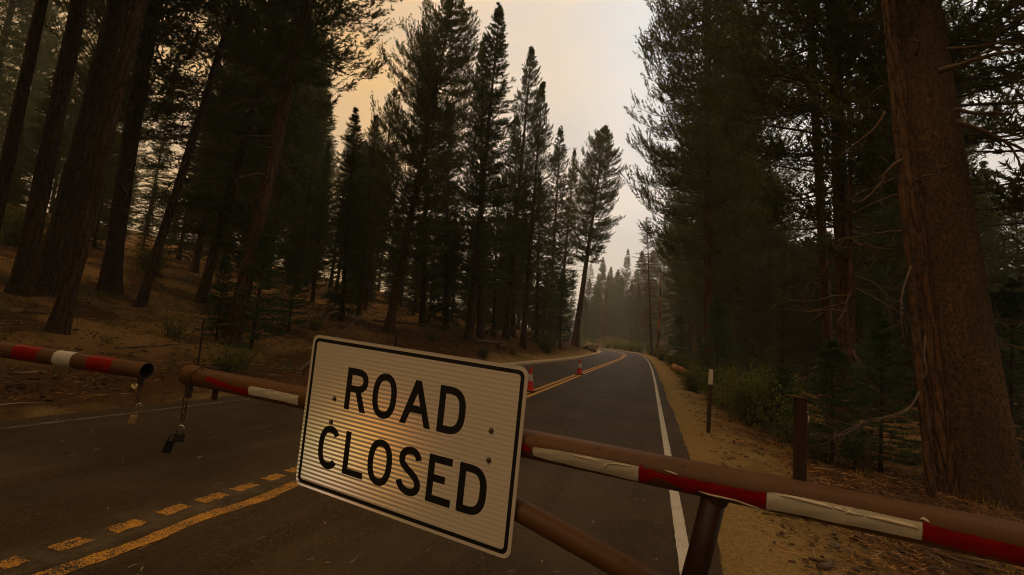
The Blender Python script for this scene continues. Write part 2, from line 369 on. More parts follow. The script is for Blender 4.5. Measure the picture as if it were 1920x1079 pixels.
def strip(name, f0, f1, ys, dz, mt, cols=2, parent=None):
    ys = np.asarray(ys, float); a = f0(ys); bb = f1(ys); V = []
    for k in range(cols):
        q = k/(cols-1); V.append(np.stack([a*(1-q)+bb*q, ys, eY(ys)+dz], 1))
    V = np.stack(V, 1).reshape(-1, 3); n = len(ys); id_ = np.arange(n*cols).reshape(n, cols)
    Q = np.stack([id_[:-1, :-1], id_[:-1, 1:], id_[1:, 1:], id_[1:, :-1]], -1).reshape(-1, 4)
    return link(name, np_mesh(name, V, Q, mt), None, parent)
def rag(y, s, a): return vnoise(y, y*0+s, 9, s)*a + vnoise(y, y*0+s, 30, s+3)*a*.6
YS = np.concatenate([np.arange(-40, 0, 1.), np.arange(0, 16, .04), np.arange(16, 40, .3), np.arange(40, 138, .5)])
tagp(strip('road', lambda y: xL(y)-.03+rag(y, 21, .03), lambda y: xR(y)+.28+rag(y, 22, .03)+vnoise(y, y*0, .9, 23)*.08, YS, .004, MAT['asphalt'], 10), 'dark asphalt two-lane road curving away to the left', kind='structure')
YF = np.concatenate([np.arange(-5, 12, .03), np.arange(12, 120, .3)])
def rag(y, s, a): return vnoise(y, y*0+s, 9, s)*a + vnoise(y, y*0+s, 30, s+3)*a*.6
tagp(strip('edge_line', lambda y: xR(y)-.048+rag(y, 5, .006), lambda y: xR(y)+.048+rag(y, 6, .006), YF, .008, MAT['paint_white']), 'white painted line on the right edge of the road', kind='structure')
tagp(strip('edge_line', lambda y: xL(y)+.40+rag(y, 7, .02), lambda y: xL(y)+.50+rag(y, 8, .02), YF, .008, MAT['paint_faded']), 'faded white line along the left edge of the road', kind='structure')
def wav(y): return .020*np.sin(y*6.2)*(y < 5) + .012*np.sin(y*2.3)
tagp(strip('centre_line', lambda y: xY(y)+.03+wav(y)+rag(y, 9, .02)*(y < 6), lambda y: xY(y)+.155+wav(y)+rag(y, 10, .02)*(y < 6), np.arange(0, 6.0, .02), .008, MAT['paint_yellow']), 'worn wavy yellow centre line nearest the camera', kind='structure')
YM = np.concatenate([np.arange(6.0, 14, .1), np.arange(14, 125, .3)])
for s, a in ((0, .05), (1, -.17)):
    tagp(strip('centre_line', lambda y, a=a: xY(y)+a, lambda y, a=a: xY(y)+a+.12, YM if s == 0 else YM[YM > 5.9], .008, MAT['paint_far']), 'solid yellow line of the double centre line, %s' % ('on the right-hand side' if s == 0 else 'on the left-hand side'), kind='structure')
DASH = [((0, 1066), (45, 1050)), ((100, 1033), (163, 1013)), ((208, 998), (268, 979)), ((302, 966), (350, 950)), ((374, 942), (424, 928)), ((440, 921), (479, 909)), ((497, 901), (530, 892)), ((541, 886), (575, 876))]
dm = MB()
for (p0, p1) in DASH:
    r0 = ray(*p0); r1 = ray(*p1); g0 = r0*(H/-r0.z); g1 = r1*(H/-r1.z); xa = (g0.x+g1.x)/2
    y0, y1 = g0.y, g1.y
    n = 8; vs = []
    for i in range(n+1):
        q = i/n; y = y0+(y1-y0)*q
        j = random.uniform(-.012, .012); jj = random.uniform(-.012, .012)
        vs += [(xa-.07+j, y+random.uniform(-.004, .004), .008), (xa+.06+jj, y+random.uniform(-.004, .004), .008)]
    dm.add(vs, [(2*i, 2*i+1, 2*i+3, 2*i+2) for i in range(n)])
tagp(dm.build('dashed_line', MAT['paint_yellow']), 'row of short worn yellow dashes beside the solid centre line', kind='structure')
# kerb
ky = np.arange(13, 82, .4); kb = MB()
prof = [(.02, -.02), (.0, .10), (-.05, .15), (-.26, .15), (-.34, .02)]
vs = []
for i, y in enumerate(ky):
    x = float(xL(y)); z = float(eY(y)); j = .012*math.sin(i*1.7)+random.uniform(-.01, .01)
    vs += [(x+.10+a*1.3+j, y, z+h*(1+random.uniform(-.08, .08))) for a, h in prof]
kb.add(vs, [(i*5+k, (i+1)*5+k, (i+1)*5+k+1, i*5+k+1) for i in range(len(ky)-1) for k in range(4)])
tagp(kb.build('kerb', MAT['kerb'], smooth=False), 'pale low kerb along the left side of the road', kind='structure')

def hit(px, py, y0=2., y1=120.):
    """where the line of sight meets the ground"""
    r = ray(px, py); ts = np.linspace(y0, y1, 4000); P = np.array(r)[None, :]/r.y*ts[:, None] + np.array([0, 0, H])
    g = gz(P[:, 0], P[:, 1]); k = np.argmax(P[:, 2] <= g)
    if not (P[:, 2] <= g).any(): k = len(ts)-1
    return Vector((P[k, 0], P[k, 1], g[k]))

# ------------------------------------------------------------------ conifers
def unit(a): return a/np.maximum(np.linalg.norm(a, axis=-1, keepdims=True), 1e-9)
def blades(P, D, ln, wd, rg):
    """thin triangles: roots P, directions D, lengths ln, widths wd"""
    n = len(P); S = unit(np.cross(D, rg.normal(size=(n, 3))))*wd[:, None]*.5
    V = np.stack([P-S, P+S, P+D*ln[:, None]], 1).reshape(-1, 3)
    return V, np.arange(3*n).reshape(-1, 3)
def crown(name, seed, Ht, zb, R, nbr, tufts, per, nl=.15, nw=.03, droop=.25, uptip=.35, gap=.15, prof='cone', leaf=None, wood=None, fan=.55, lean_az=None, twl=(.25, .6), top_r=.12, tuft0=.12, hole=0.):
    rg = np.random.default_rng(seed)
    q = np.sort(rg.uniform(0, 1, nbr)**.92); z = zb*Ht + q*(1-zb)*Ht*.985
    ph = np.cumsum(np.full(nbr, 2.39996)) + rg.uniform(-.6, .6, nbr)
    if prof == 'cone': Lb = R*((1-q)**.75*np.minimum(1, .45+q*3.5))
    elif prof == 'col': Lb = R*(np.clip((1-q)*3.2, 0, 1)**.7*np.minimum(1, .55+q*3))
    else: Lb = R*(np.clip((1-q)*2.0, 0, 1)**.8*np.minimum(1, .5+q*2))
    lump = .75+.5*np.array([vnoise(np.array([zz*.35]), np.array([pp % (2*PI)]), 1., seed)[0] for zz, pp in zip(z, ph)])*1.3
    Lb = np.maximum(Lb*rg.uniform(.62, 1.18, nbr)*lump, top_r*rg.uniform(.7, 1.3, nbr)+.15*np.clip((1-q)*6, .1, 1))
    keep = rg.uniform(0, 1, nbr) > gap
    if hole: keep &= (vnoise(z*.55+seed*7.3, np.round(ph % (2*PI)*.9)*3.1, 1., seed+5) > -.5+hole)
    keep = keep | (q > .93); z = z[keep]; ph = ph[keep]; Lb = Lb[keep]; q = q[keep]; nb = len(z)
    rise = (.55*q - .05 + rg.uniform(-.12, .18, nb)); dr = droop*(1-q*.7)*rg.uniform(.6, 1.3, nb)
    def path(i, t):
        ra = Lb[i]*t; zz = z[i] + Lb[i]*(rise[i]*t - dr[i]*1.6*t*t + uptip*.6*t**3)
        wob = ph[i]+.12*np.sin(3*t+i)
        return np.stack([np.cos(wob)*ra, np.sin(wob)*ra, zz], -1)
    # boughs as 3-sided tapering tubes
    ts = np.array([0, .35, .7, 1.]); ii = np.repeat(np.arange(nb), 4); tt = np.tile(ts, nb); C = path(ii, tt)
    out = np.stack([-np.sin(ph[ii]), np.cos(ph[ii]), np.zeros(len(ii))], -1); up = np.array([0, 0, 1.])
    rr = (.012+.011*Lb[ii])*(1-tt*.85)
    ring = [C + rr[:, None]*(out*math.cos(a)+up*math.sin(a)) for a in (PI/2, PI/2+2*PI/3, PI/2+4*PI/3)]
    WV = np.stack(ring, 1).reshape(-1, 3); base = (np.arange(nb)*12)[:, None, None]
    ff = []
    for s in range(3):
        for k in range(3):
            a = s*3+k; bq = s*3+(k+1) % 3; c2 = a+3; d2 = bq+3; ff += [(a, bq, d2), (a, d2, c2)]
    WT = (base+np.array(ff)[None]).reshape(-1, 3)
    # twigs
    cnt = np.maximum(2, (tufts*(.35+Lb/R)).astype(int)); bi = np.repeat(np.arange(nb), cnt); n = len(bi)
    t = 1-(rg.uniform(0, 1, n)**1.35)*.86
    P0 = path(bi, t); P1 = path(bi, np.minimum(t+.04, 1.05)); fw = unit(P1-P0)
    side = np.stack([-np.sin(ph[bi]), np.cos(ph[bi]), np.zeros(n)], -1)*rg.choice([-1, 1], n)[:, None]
    tl = rg.uniform(twl[0], twl[1], n)*(.45+.75*np.sin(np.clip(t, 0, 1)*PI*.8))*np.minimum(1, .35+Lb[bi]/R)
    k = rg.uniform(.1, 1, n)[:, None]*fan*2
    D = unit(fw*(1.1-.5*k)+side*k+np.array([0, 0, 1.])*(uptip*rg.uniform(-.1, 1.2, n)-.06)[:, None])
    tl = tl*np.where(t > .93, 1.25, 1)*np.clip((1-q[bi])*5+.28, .28, 1)
    V1, T1 = blades(P0, D, tl, np.full(n, .012), rg)
    # needles
    bi2 = np.repeat(np.arange(n), per); m = len(bi2); s = 1.04-rg.uniform(0, 1, m)**1.5*(1-tuft0)
    curl = np.zeros((m, 3)); curl[:, 2] = s*s*tl[bi2]*uptip*.45
    P = P0[bi2] + D[bi2]*(tl[bi2]*s)[:, None] + curl
    ND = unit(D[bi2]*.9 + rg.normal(size=(m, 3))*.55 + np.array([0, 0, .25*uptip+.05]))
    V2, T2 = blades(P, ND, nl*rg.uniform(.6, 1.3, m), nw*rg.uniform(.6, 1.3, m), rg)
    V = np.concatenate([WV, V1, V2]); T = np.concatenate([WT, T1+len(WV), T2+len(WV)+len(V1)])
    mi = np.concatenate([np.zeros(len(WT)), np.zeros(len(T1)), np.ones(len(T2))]).astype(np.int32)
    return np_mesh(name, V, T, [wood or MAT['wood_twig'], leaf or MAT['leaf_fir']], mi)
def trunk_mesh(name, Ht, r0, r1, mt, seed=0, n=12, seg=24, flare=.45, bend=None, wob=.0, dead=0, dead_z=(.08, .5), dead_l=(.5, 1.6), knob=.03, disp=0, fine=0):
    rg = np.random.default_rng(seed+100)
    if fine: q = np.concatenate([np.linspace(0, fine/Ht, seg, endpoint=False), np.linspace(fine/Ht, 1, 24)]); seg = len(q)
    else: q = np.linspace(0, 1, seg)**1.15
    zz = q*Ht; zz[0] = -.5
    r = r0+(r1-r0)*q**.9; r = r*(1+flare*np.exp(-np.maximum(zz, 0)/(r0*2.2+.05)))
    cx = np.zeros(seg); cyv = np.zeros(seg)
    if wob: cx = wob*(np.sin(q*5+seed)-math.sin(seed)); cyv = wob*(np.cos(q*4+seed*2)-math.cos(seed*2))
    if bend is not None: bx, by = bend(q); cx = cx+bx; cyv = cyv+by
    a = np.arange(n)*2*PI/n; A, Z = np.meshgrid(a, np.arange(seg))
    rad = r[:, None]*(1+knob*rg.normal(size=(seg, n))) * (1+.12*np.exp(-np.maximum(zz, 0)/(r0*2))[:, None]*np.cos(5*A+seed))
    if disp:
        def wrap(f):
            w_ = np.clip((A-5.3)/.95, 0, 1); return f(A)*(1-w_)+f(A-2*PI)*w_
        zz2 = np.repeat(zz[:, None], n, 1); s_ = r0/max(disp, 1e-3)
        fl = wrap(lambda a: vnoise(a*r0, zz2, 26., seed)*.55+vnoise(a*r0, zz2*.55, 60., seed+1)*.35)
        fu = wrap(lambda a: -np.abs(vnoise(a*r0+.05*np.sin(zz2*2.3), zz2*.10, 11., seed+2))*1.6+vnoise(a*r0, zz2*.3, 3.5, seed+3)*1.2)
        rad = rad+disp*(fl+fu)
    V = np.stack([cx[:, None]+rad*np.cos(A), cyv[:, None]+rad*np.sin(A), np.repeat(zz[:, None], n, 1)], -1).reshape(-1, 3)
    idn = np.arange(seg*n).reshape(seg, n); nxt = np.roll(idn, -1, 1)
    T = np.concatenate([np.stack([idn[:-1], nxt[:-1], nxt[1:]], -1).reshape(-1, 3), np.stack([idn[:-1], nxt[1:], idn[1:]], -1).reshape(-1, 3)])
    mb = MB(); mb.v = [tuple(x) for x in V]; mb.f = [tuple(x) for x in T.tolist()]; mb.m = [0]*len(T)
    mb.cur = 1
    for _ in range(dead):
        zf = rg.uniform(*dead_z); k = min(seg-1, int(np.searchsorted(q*Ht, zf*Ht)))
        p = Vector((cx[k], cyv[k], zf*Ht)); az = rg.uniform(0, 2*PI); ln = rg.uniform(*dead_l)
        d = Vector((math.cos(az), math.sin(az), rg.uniform(-.5, .25))); pts = [p+d*r[k]*.6]; cur = pts[0]
        for j in range(5):
            d = (d+Vector(rg.normal(size=3))*.22+Vector((0, 0, -.10 if j < 3 else .12))).normalized(); cur = cur+d*ln/5; pts.append(cur)
        rb = .011+.011*ln
        mb.tube(pts, [rb*(1-j*.17) for j in range(6)], 4, caps=False)
        for j in (2, 3, 4):
            d2 = (d+Vector(rg.normal(size=3))*.8).normalized(); mb.tube([pts[j], pts[j]+d2*ln*.18, pts[j]+d2*ln*.3+Vector(rg.normal(size=3))*ln*.06], [rb*.5, rb*.35, rb*.15], 3, caps=False)
    return mb.mesh(name, [mt, MAT['wood_dead']], smooth=True)
PR = {}
def proto(key, Ht, r0, tm, cm, cr, tr): PR[key] = dict(H=Ht, crown=cr, trunk=tr)
PR['spire'] = dict(H=24, crown=crown('spire_crown', 1, 24, .14, 2.8, 360, 21, 17, nl=.14, nw=.042, droop=.28, uptip=.45, gap=.08, tuft0=.3, hole=.08, twl=(.3, .7), leaf=MAT['leaf_fir']),
                   trunk=trunk_mesh('spire_trunk', 23.6, .27, .03, MAT['bark_grey'], 1, dead=40, dead_z=(.05, .35)))
PR['spire2'] = dict(H=25, crown=crown('thin_spire_crown', 2, 25, .28, 2.5, 290, 18, 18, nl=.14, nw=.042, droop=.25, uptip=.7, gap=.10, tuft0=.35, hole=.10, twl=(.3, .75), leaf=MAT['leaf_fir']),
                    trunk=trunk_mesh('thin_spire_trunk', 24.6, .27, .03, MAT['bark_grey'], 2, dead=45, dead_z=(.05, .5)))
PR['pine'] = dict(H=30, crown=crown('pine_crown', 3, 30, .16, 4.1, 440, 35, 18, nl=.15, nw=.042, droop=.30, uptip=.8, gap=.08, tuft0=.36, hole=.09, prof='col', leaf=MAT['leaf_pine'], fan=.5, twl=(.3, .8)),
                  trunk=trunk_mesh('pine_trunk', 29.5, .36, .05, MAT['bark_brown'], 3, dead=40, dead_z=(.03, .3), dead_l=(.8, 2.4)))
PR['lodge'] = dict(H=24, crown=crown('lodgepole_crown', 4, 24, .40, 2.7, 190, 17, 20, nl=.14, nw=.042, droop=.20, uptip=.85, gap=.18, tuft0=.45, hole=.15, prof='round', leaf=MAT['leaf_pine'], twl=(.3, .7)),
                   trunk=trunk_mesh('lodgepole_trunk', 23.6, .22, .04, MAT['bark_brown'], 4, dead=45, dead_z=(.08, .5)))
PR['dense'] = dict(H=20, crown=crown('dense_crown', 5, 20, .03, 3.2, 420, 32, 9, nl=.18, nw=.036, droop=.34, uptip=.25, gap=.08, leaf=MAT['leaf_fir'], twl=(.3, .75)),
                   trunk=trunk_mesh('dense_trunk', 19.6, .24, .03, MAT['bark_grey'], 5))
PR['young'] = dict(H=5, crown=crown('young_crown', 6, 5, .04, 1.45, 150, 20, 9, nl=.10, nw=.024, droop=.15, uptip=.25, gap=.03, leaf=MAT['leaf_young'], twl=(.15, .38), top_r=.05),
                   trunk=trunk_mesh('young_trunk', 4.8, .07, .012, MAT['bark_grey'], 6, n=6, seg=8))
PR['snag'] = dict(H=26, crown=crown('snag_crown', 7, 26, .12, 1.9, 330, 18, 9, nl=.16, nw=.03, droop=.35, uptip=.1, gap=.2, leaf=MAT['leaf_brown'], prof='col'),
                  trunk=trunk_mesh('snag_trunk', 25.6, .26, .03, MAT['bark_grey'], 7, dead=60, dead_z=(.05, .9), dead_l=(.4, 1.4)))
PR['leaner'] = dict(H=22, crown=crown('leaner_crown', 8, 22, .36, 2.7, 260, 30, 18, nl=.14, nw=.042, droop=.25, uptip=.6, gap=.06, tuft0=.35, hole=.07, twl=(.3, .7), prof='round', leaf=MAT['leaf_pine']),
                    trunk=trunk_mesh('leaner_trunk', 21.6, .32, .04, MAT['bark_orange'] if False else MAT['bark_brown'], 8, dead=14, dead_z=(.1, .4)))
TREES = []
def tree(base, top, key, label, group=None, rs=1., name=None, trunk=True, rot=None, tm=None, ts=1., hscale=None, crown_on=True, czs=0):
    base = Vector(base); ax = Vector(top)-base; h = ax.length; P = PR[key]; s = h/P['H']
    r = empty(name or {'spire': 'fir_tree', 'spire2': 'fir_tree', 'dense': 'fir_tree', 'pine': 'pine_tree', 'lodge': 'pine_tree', 'leaner': 'pine_tree', 'young': 'young_fir', 'snag': 'dead_fir'}[key], base)
    qd = ax.to_track_quat('Z', 'Y'); r.rotation_mode = 'QUATERNION'; r.rotation_quaternion = qd
    rz = random.uniform(0, 2*PI) if rot is None else rot
    if trunk:
        tk = link('trunk', tm or P['trunk'], None, r)
        tk.scale = (s*ts, s*ts, s) if tm is None else (1, 1, 1); tk.rotation_euler = (0, 0, rz if tm is None else 0)
    if crown_on:
        c = link('crown', P['crown'], None, r); c.scale = (s*rs, s*rs, s*(1-czs/h)); c.location = (0, 0, czs); c.rotation_euler = (0, 0, rz)
    tagp(r, label, 'young fir tree' if key == 'young' else 'tree', group); TREES.append((base.x, base.y)); return r
def tree_px(bx, by, tx, ty, key, label, Y=None, **k):
    if Y is None: B = hit(bx, by)
    else:
        B = at_y(bx, by, Y); B.z = gzf(B.x, B.y)
    c = pix(B)[2]; T = at_depth(tx, ty, c)
    # keep the tree in the upright plane through its base, square to the line of sight
    r = ray(tx, ty); hd = Vector((B.x, B.y, 0)); k2 = hd.dot(hd)/(r.x*B.x+r.y*B.y); T = r*k2+Vector((0, 0, H))
    return tree(B-Vector((0, 0, .05)), T, key, label, **k), B, T
exec_info = []
# -- the row on the left bank, photographed against the sky
def offax(px, py): return F/math.sqrt(F*F+(px-CX)**2+(py-CY)**2*.2)
def cb(q): return (.75*np.sin(np.clip(q/.28, 0, 1)*PI*.5)**2*-1+.75*0, q*0)
tA, B, T = tree_px(728, 622, 852, -12, 'pine', 'tall dense conifer with a crooked leaning base, left of the slim spires', rs=1.25)
exec_info.append(('tA', B, T))
LIST = [
 (878, 640, 938, 6, 'spire', 'tall fir with a ragged crown standing against the pale sky, third from the gap', 1.25),
 (900, 634, 905, 70, 'spire2', 'slimmer fir half hidden behind the tall ragged fir', .9),
 (948, 634, 998, 84, 'spire2', 'narrow fir with a pointed tip and a bare lower trunk', 1.05),
 (980, 654, 1018, 150, 'spire2', 'slim fir with an open crown and a straight bare trunk beside the fallen log', 1.1),
 (1028, 636, 1052, 236, 'spire', 'dense pointed fir with a reddish trunk', 1.15),
 (1046, 634, 1078, 276, 'spire', 'narrow fir showing between the reddish trunk and the leaning pine', .85),
 (1077, 648, 1136, 236, 'leaner', 'pine leaning right with a long bare orange trunk at the bend', 1.1),
 (792, 612, 806, 90, 'spire2', 'thin fir close behind the crooked conifer', 1.1),
 (836, 618, 842, 190, 'dense', 'full dark fir between the crooked conifer and the ragged fir', .9),
 (962, 632, 968, 215, 'spire', 'full fir behind the narrow fir with the pointed tip', 1.1),
 (1006, 642, 1012, 320, 'dense', 'short bushy fir between the slim fir and the reddish trunk', .9),
 (683, 582, 742, 165, 'lodge', 'slender pine with a thin bare trunk and small open top', 1.0),
 (672, 590, 706, 212, 'spire2', 'small-topped fir left of the slender pine', 1.2),
 (640, 600, 668, 200, 'dense', 'bushy fir at the right edge of the dark left forest', 1.0),
 (925, 630, 935, 330, 'dense', 'dark bushy fir filling the gap under the narrow fir', .9),
]
for (bx, by, tx, ty, key, lab, rs) in LIST:
    _, B, T = tree_px(bx, by, tx, ty, key, lab, rs=rs); exec_info.append((lab[:20], B, T))
for (bx, by, tx, ty, lab, rs) in [(1050, 652, 1056, 520, 'small dense fir growing in front of the reddish trunk', 1.), (1097, 648, 1097, 558, 'small pointed fir above the rocks at the bend', .95)]:
    _, B, T = tree_px(bx, by, tx, ty, 'young', lab, rs=rs)

# -- the left foreground trunks (own trunk meshes, leaning as they do)
def hero(bx, by, tx, ty, r0px, label, key, mt, seed, Hh=28., rtop=.45, czs=7, **k):
    B = hit(bx, by); r = ray(tx, ty); kk = (B.x*B.x+B.y*B.y)/(r.x*B.x+r.y*B.y); T = r*kk+Vector((0, 0, H)); T = B+(T-B).normalized()*Hh
    dep = pix(B)[2]; r0 = r0px*dep/F/2*offax(bx, by)
    tm = trunk_mesh('trunk', Hh, r0/1.25, r0*rtop, mt, seed, n=64, seg=200, knob=.004, disp=.025, fine=14., **k)
    return tree(B-Vector((0, 0, .1)), T, key, label, tm=tm, czs=czs), B, T, r0
HER = [
 (108, 624, 262, 0, 50, 'lighter leaning trunk nearest the road, in front of a wider dark one', 'pine', 'bark_grey', 11, {}),
 (84, 552, 222, 0, 66, 'wide dark leaning trunk just behind the lighter leaning one', 'pine', 'bark_grey', 12, {}),
 (36, 552, 150, 0, 54, 'thick dark trunk left of the pair of leaning trunks', 'lodge', 'bark_grey', 13, {}),
 (-30, 500, 80, 0, 42, 'leaning trunk cut by the left edge of the picture', 'lodge', 'bark_grey', 14, {}),
 (205, 547, 300, 60, 48, 'curved trunk with a flared foot right of the leaning pair', 'pine', 'bark_grey', 15, dict(wob=.35, dead=20, czs=2.5)),
 (262, 576, 390, 170, 26, 'thin leaning trunk with many dead twigs', 'lodge', 'bark_grey', 16, dict(czs=1.5, dead=50, dead_z=(.03, .4), dead_l=(.8, 2.))),
 (376, 565, 440, 330, 26, 'thin dark trunk between the twiggy trunk and the sunlit one', 'dense', 'bark_grey', 17, dict(czs=2, dead=20)),
 (432, 648, 577, 0, 40, 'tall smooth trunk rising behind the small fir near the bar gap', 'pine', 'bark_brown', 18, dict(czs=5, dead=34, dead_z=(.1, .45), dead_l=(.8, 2.2))),
]
for (bx, by, tx, ty, w_, lab, key, mt, sd, kw) in HER:
    o, B, T, r0 = hero(bx, by, tx, ty, w_, lab, key, MAT[mt], sd, **kw); exec_info.append((lab[:24], B, T, r0))
for (bx, by, tx, ty, lab, rs) in [(470, 655, 505, 425, 'small drooping fir at the foot of the tall smooth trunk', 1.1), (540, 625, 560, 470, 'small fir with yellowish boughs left of the sign top', 1.1), (405, 640, 425, 480, 'little fir left of the drooping small fir', 1.)]:
    tree_px(bx, by, tx, ty, 'young', lab, rs=rs)

# -- right side
def big(Bp, Tp, Hh, r0, r1, mt, seed, key, label, crown_on=False, czs=0, **k):
    B = Vector(Bp); T = B+(Vector(Tp)-B).normalized()*Hh
    tm = trunk_mesh('trunk', Hh, r0, r1, mt, seed, n=300, seg=560, knob=0, disp=.022, fine=11.5, **k)
    return tree(B-Vector((0, 0, .1)), T, key, label, tm=tm, crown_on=crown_on, czs=czs), B, T
BB = hit(1838, 938); r_ = ray(1708, 0); kk = (BB.x**2+BB.y**2)/(r_.x*BB.x+r_.y*BB.y); TT = r_*kk+Vector((0, 0, H))
dep = pix(BB)[2]; r0 = 170*dep/F/2*offax(1838, 938); r_top = 140*(dep)/F/2
bt, BB, TT = big(BB, TT, 30, r0*.97, r0*.54, MAT['bark_big'], 31, 'pine', 'huge brown scaly trunk standing closest on the right', True, czs=11, flare=.08)
exec_info.append(('big', BB, TT, r0))
BX = (TT-BB).normalized(); BS = Vector((BX.y, -BX.x, 0)); BS = (CXv*0+Vector((right.x, right.y, 0))).normalized()
def limb(parent, pts, rad, name='branch', mt='wood_dead', label=None, n=7, twigs=0, tw=.5):
    inv = (Matrix.Translation(parent.location) @ parent.rotation_quaternion.to_matrix().to_4x4()).inverted()
    pts = [Vector(p) for p in pts]; P2 = []
    for i in range(len(pts)-1):
        a, b_, c_, d_ = pts[max(i-1, 0)], pts[i], pts[i+1], pts[min(i+2, len(pts)-1)]
        for j in range(4):
            q = j/4; P2.append(.5*((2*b_)+(-a+c_)*q+(2*a-5*b_+4*c_-d_)*q*q+(-a+3*b_-3*c_+d_)*q**3)+Vector([random.uniform(-1, 1)*rad*.25 for _ in range(3)]))
    P2.append(pts[-1]); nn = len(P2)
    mb = MB(); mb.tube([inv@p for p in P2], [rad*(1-.75*i/nn) for i in range(nn)], n)
    def twig(p, d, ln, rr, lv):
        q = [p]; c = p
        for j in range(4):
            d = (d+Vector([random.gauss(0, .25) for _ in range(3)])).normalized(); c = c+d*ln/4; q.append(c)
        mb.tube([inv@x for x in q], [rr, rr*.8, rr*.6, rr*.45, rr*.2], 4, caps=False)
        if lv:
            for j in (1, 2, 3): twig(q[j], (d+Vector([random.gauss(0, .6) for _ in range(3)])).normalized(), ln*.55, rr*.5, lv-1)
    for _ in range(twigs):
        i = random.randint(nn//3, nn-2); d = (P2[i+1]-P2[i]).normalized(); d = (d+Vector([random.gauss(0, .45) for _ in range(3)])).normalized()
        twig(P2[i], d, tw*random.uniform(.5, 1), rad*.35, 1)
    o = mb.build(name, MAT[mt], parent, smooth=True)
    if label: o['label'] = label
    return o
def surf(px, py, d0=0): return at_depth(px, py, dep+d0)
limb(bt, [surf(1718, 104, -.62), surf(1719, 96, -.80), surf(1726, 82, -.86), surf(1712, 77, -.88), surf(1697, 76, -.88)], .030, 'bent_stub', 'bark_brown', 'hooked dark stub')
limb(bt, [surf(1760, 133), surf(1800, 122, -.2), surf(1860, 103, -.5), surf(1935, 92, -.8)], .055, twigs=2)
limb(bt, [surf(1775, 92), surf(1830, 88, -.1), surf(1890, 80, -.2), surf(1940, 92, -.3)], .025, twigs=3)
limb(bt, [surf(1790, 205), surf(1830, 213), surf(1890, 213), surf(1896, 222)], .035, twigs=3)
limb(bt, [surf(1795, 228), surf(1850, 250), surf(1890, 268), surf(1940, 290)], .040, twigs=4)
limb(bt, [surf(1880, 262), surf(1905, 290), surf(1918, 330)], .022, twigs=3)
limb(bt, [surf(1690, 300), surf(1668, 315), surf(1650, 345), surf(1620, 375), surf(1603, 380)], .026, twigs=5, tw=.5)
limb(bt, [surf(1660, 210), surf(1640, 240), surf(1610, 265), surf(1590, 280)], .02, twigs=4)
limb(bt, [surf(1760, 900), surf(1740, 850), surf(1728, 870), surf(1712, 880)], .02, twigs=4)
B_ = at_y(2050, 800, 10.5); B_.z = gzf(B_.x, B_.y)
tree(B_, B_+Vector((.4, 0, 24)), 'pine', 'pine whose boughs hang into the picture right of the huge trunk', rs=1.25)
# dark twin trunk and pale thin one left of it
def simple_trunk(bx, by, tx, ty, wpx, lab, key, mt, seed, Hh=26, Y=None, r1f=.5, rs=1., czs=0, **k):
    if Y is None: B = hit(bx, by)
    else: B = at_y(bx, by, Y); B.z = gzf(B.x, B.y)
    r = ray(tx, ty); kk = (B.x*B.x+B.y*B.y)/(r.x*B.x+r.y*B.y); T = r*kk+Vector((0, 0, H)); T = B+(T-B).normalized()*Hh
    d = pix(B)[2]; r0 = wpx*d/F/2*offax(bx, by)
    tm = trunk_mesh('trunk', Hh, r0, r0*r1f, MAT[mt], seed, n=48, seg=160, knob=.004, disp=.02, fine=12., **k)
    return tree(B-Vector((0, 0, .1)), T, key, lab, tm=tm, rs=rs, czs=czs), B, T
tw_, B, T = simple_trunk(1782, 880, 1666, 0, 46, 'dark reddish trunk close behind the huge scaly one', 'pine', 'bark_brown', 41, Y=9.6, czs=9, flare=.2, dead=10, dead_z=(.1, .5))
thin, B, T = simple_trunk(1745, 800, 1690, 330, 22, 'thin pale-barked trunk beside the huge trunk', 'lodge', 'bark_brown', 42, czs=4, Hh=16, Y=8.6, flare=.3, r1f=.35)
dth = pix(B)[2]
def ths(px, py, d0=0): return at_depth(px, py, dth+d0)
limb(thin, [ths(1724, 735), ths(1705, 765, -.2), ths(1678, 780, -.35), ths(1625, 788, -.5), ths(1590, 812, -.7), ths(1560, 820, -.9)], .014, twigs=16, tw=.75)
limb(thin, [ths(1705, 765, -.2), ths(1640, 790, -.4), ths(1600, 800, -.6), ths(1550, 830, -.8), ths(1525, 835, -.8)], .010, twigs=12, tw=.6)
limb(thin, [ths(1735, 630), ths(1733, 670, -.2), ths(1738, 700, -.3), ths(1728, 712, -.3)], .012, twigs=6, tw=.3)
limb(thin, [ths(1708, 500), ths(1690, 560, -.2), ths(1695, 640, -.2), ths(1712, 660)], .016, twigs=5, tw=.5)
TR = [
 (1330, 690, 1326, 0, 20, 'tall conifer whose trunk shows dark against the sky right of the gap', 'pine', 'bark_brown', 43, 30, 24, 1.0, .5),
 (1562, 660, 1520, 40, 22, 'leftmost of three bare trunks in front of the bright opening', 'lodge', 'bark_brown', 44, 26, 17, 1., .8),
 (1590, 700, 1565, 40, 32, 'thickest of three bare trunks in front of the bright opening', 'pine', 'bark_brown', 45, 28, 14, 1., .8),
 (1602, 720, 1592, 240, 14, 'thinnest of three bare trunks, rightmost in front of the bright opening', 'lodge', 'bark_brown', 46, 16, 13, .8, .5),
]
for (bx, by, tx, ty, wp, lab, key, mt, sd, Hh, Y, rs, r1) in TR:
    o, B, T = simple_trunk(bx, by, tx, ty, wp, lab, key, mt, sd, Hh=Hh, Y=Y, rs=rs, r1f=r1 if r1 < 1 else .5, dead=26, dead_z=(.05, .5), dead_l=(.6, 2.0)); exec_info.append((lab[:20], B, T))
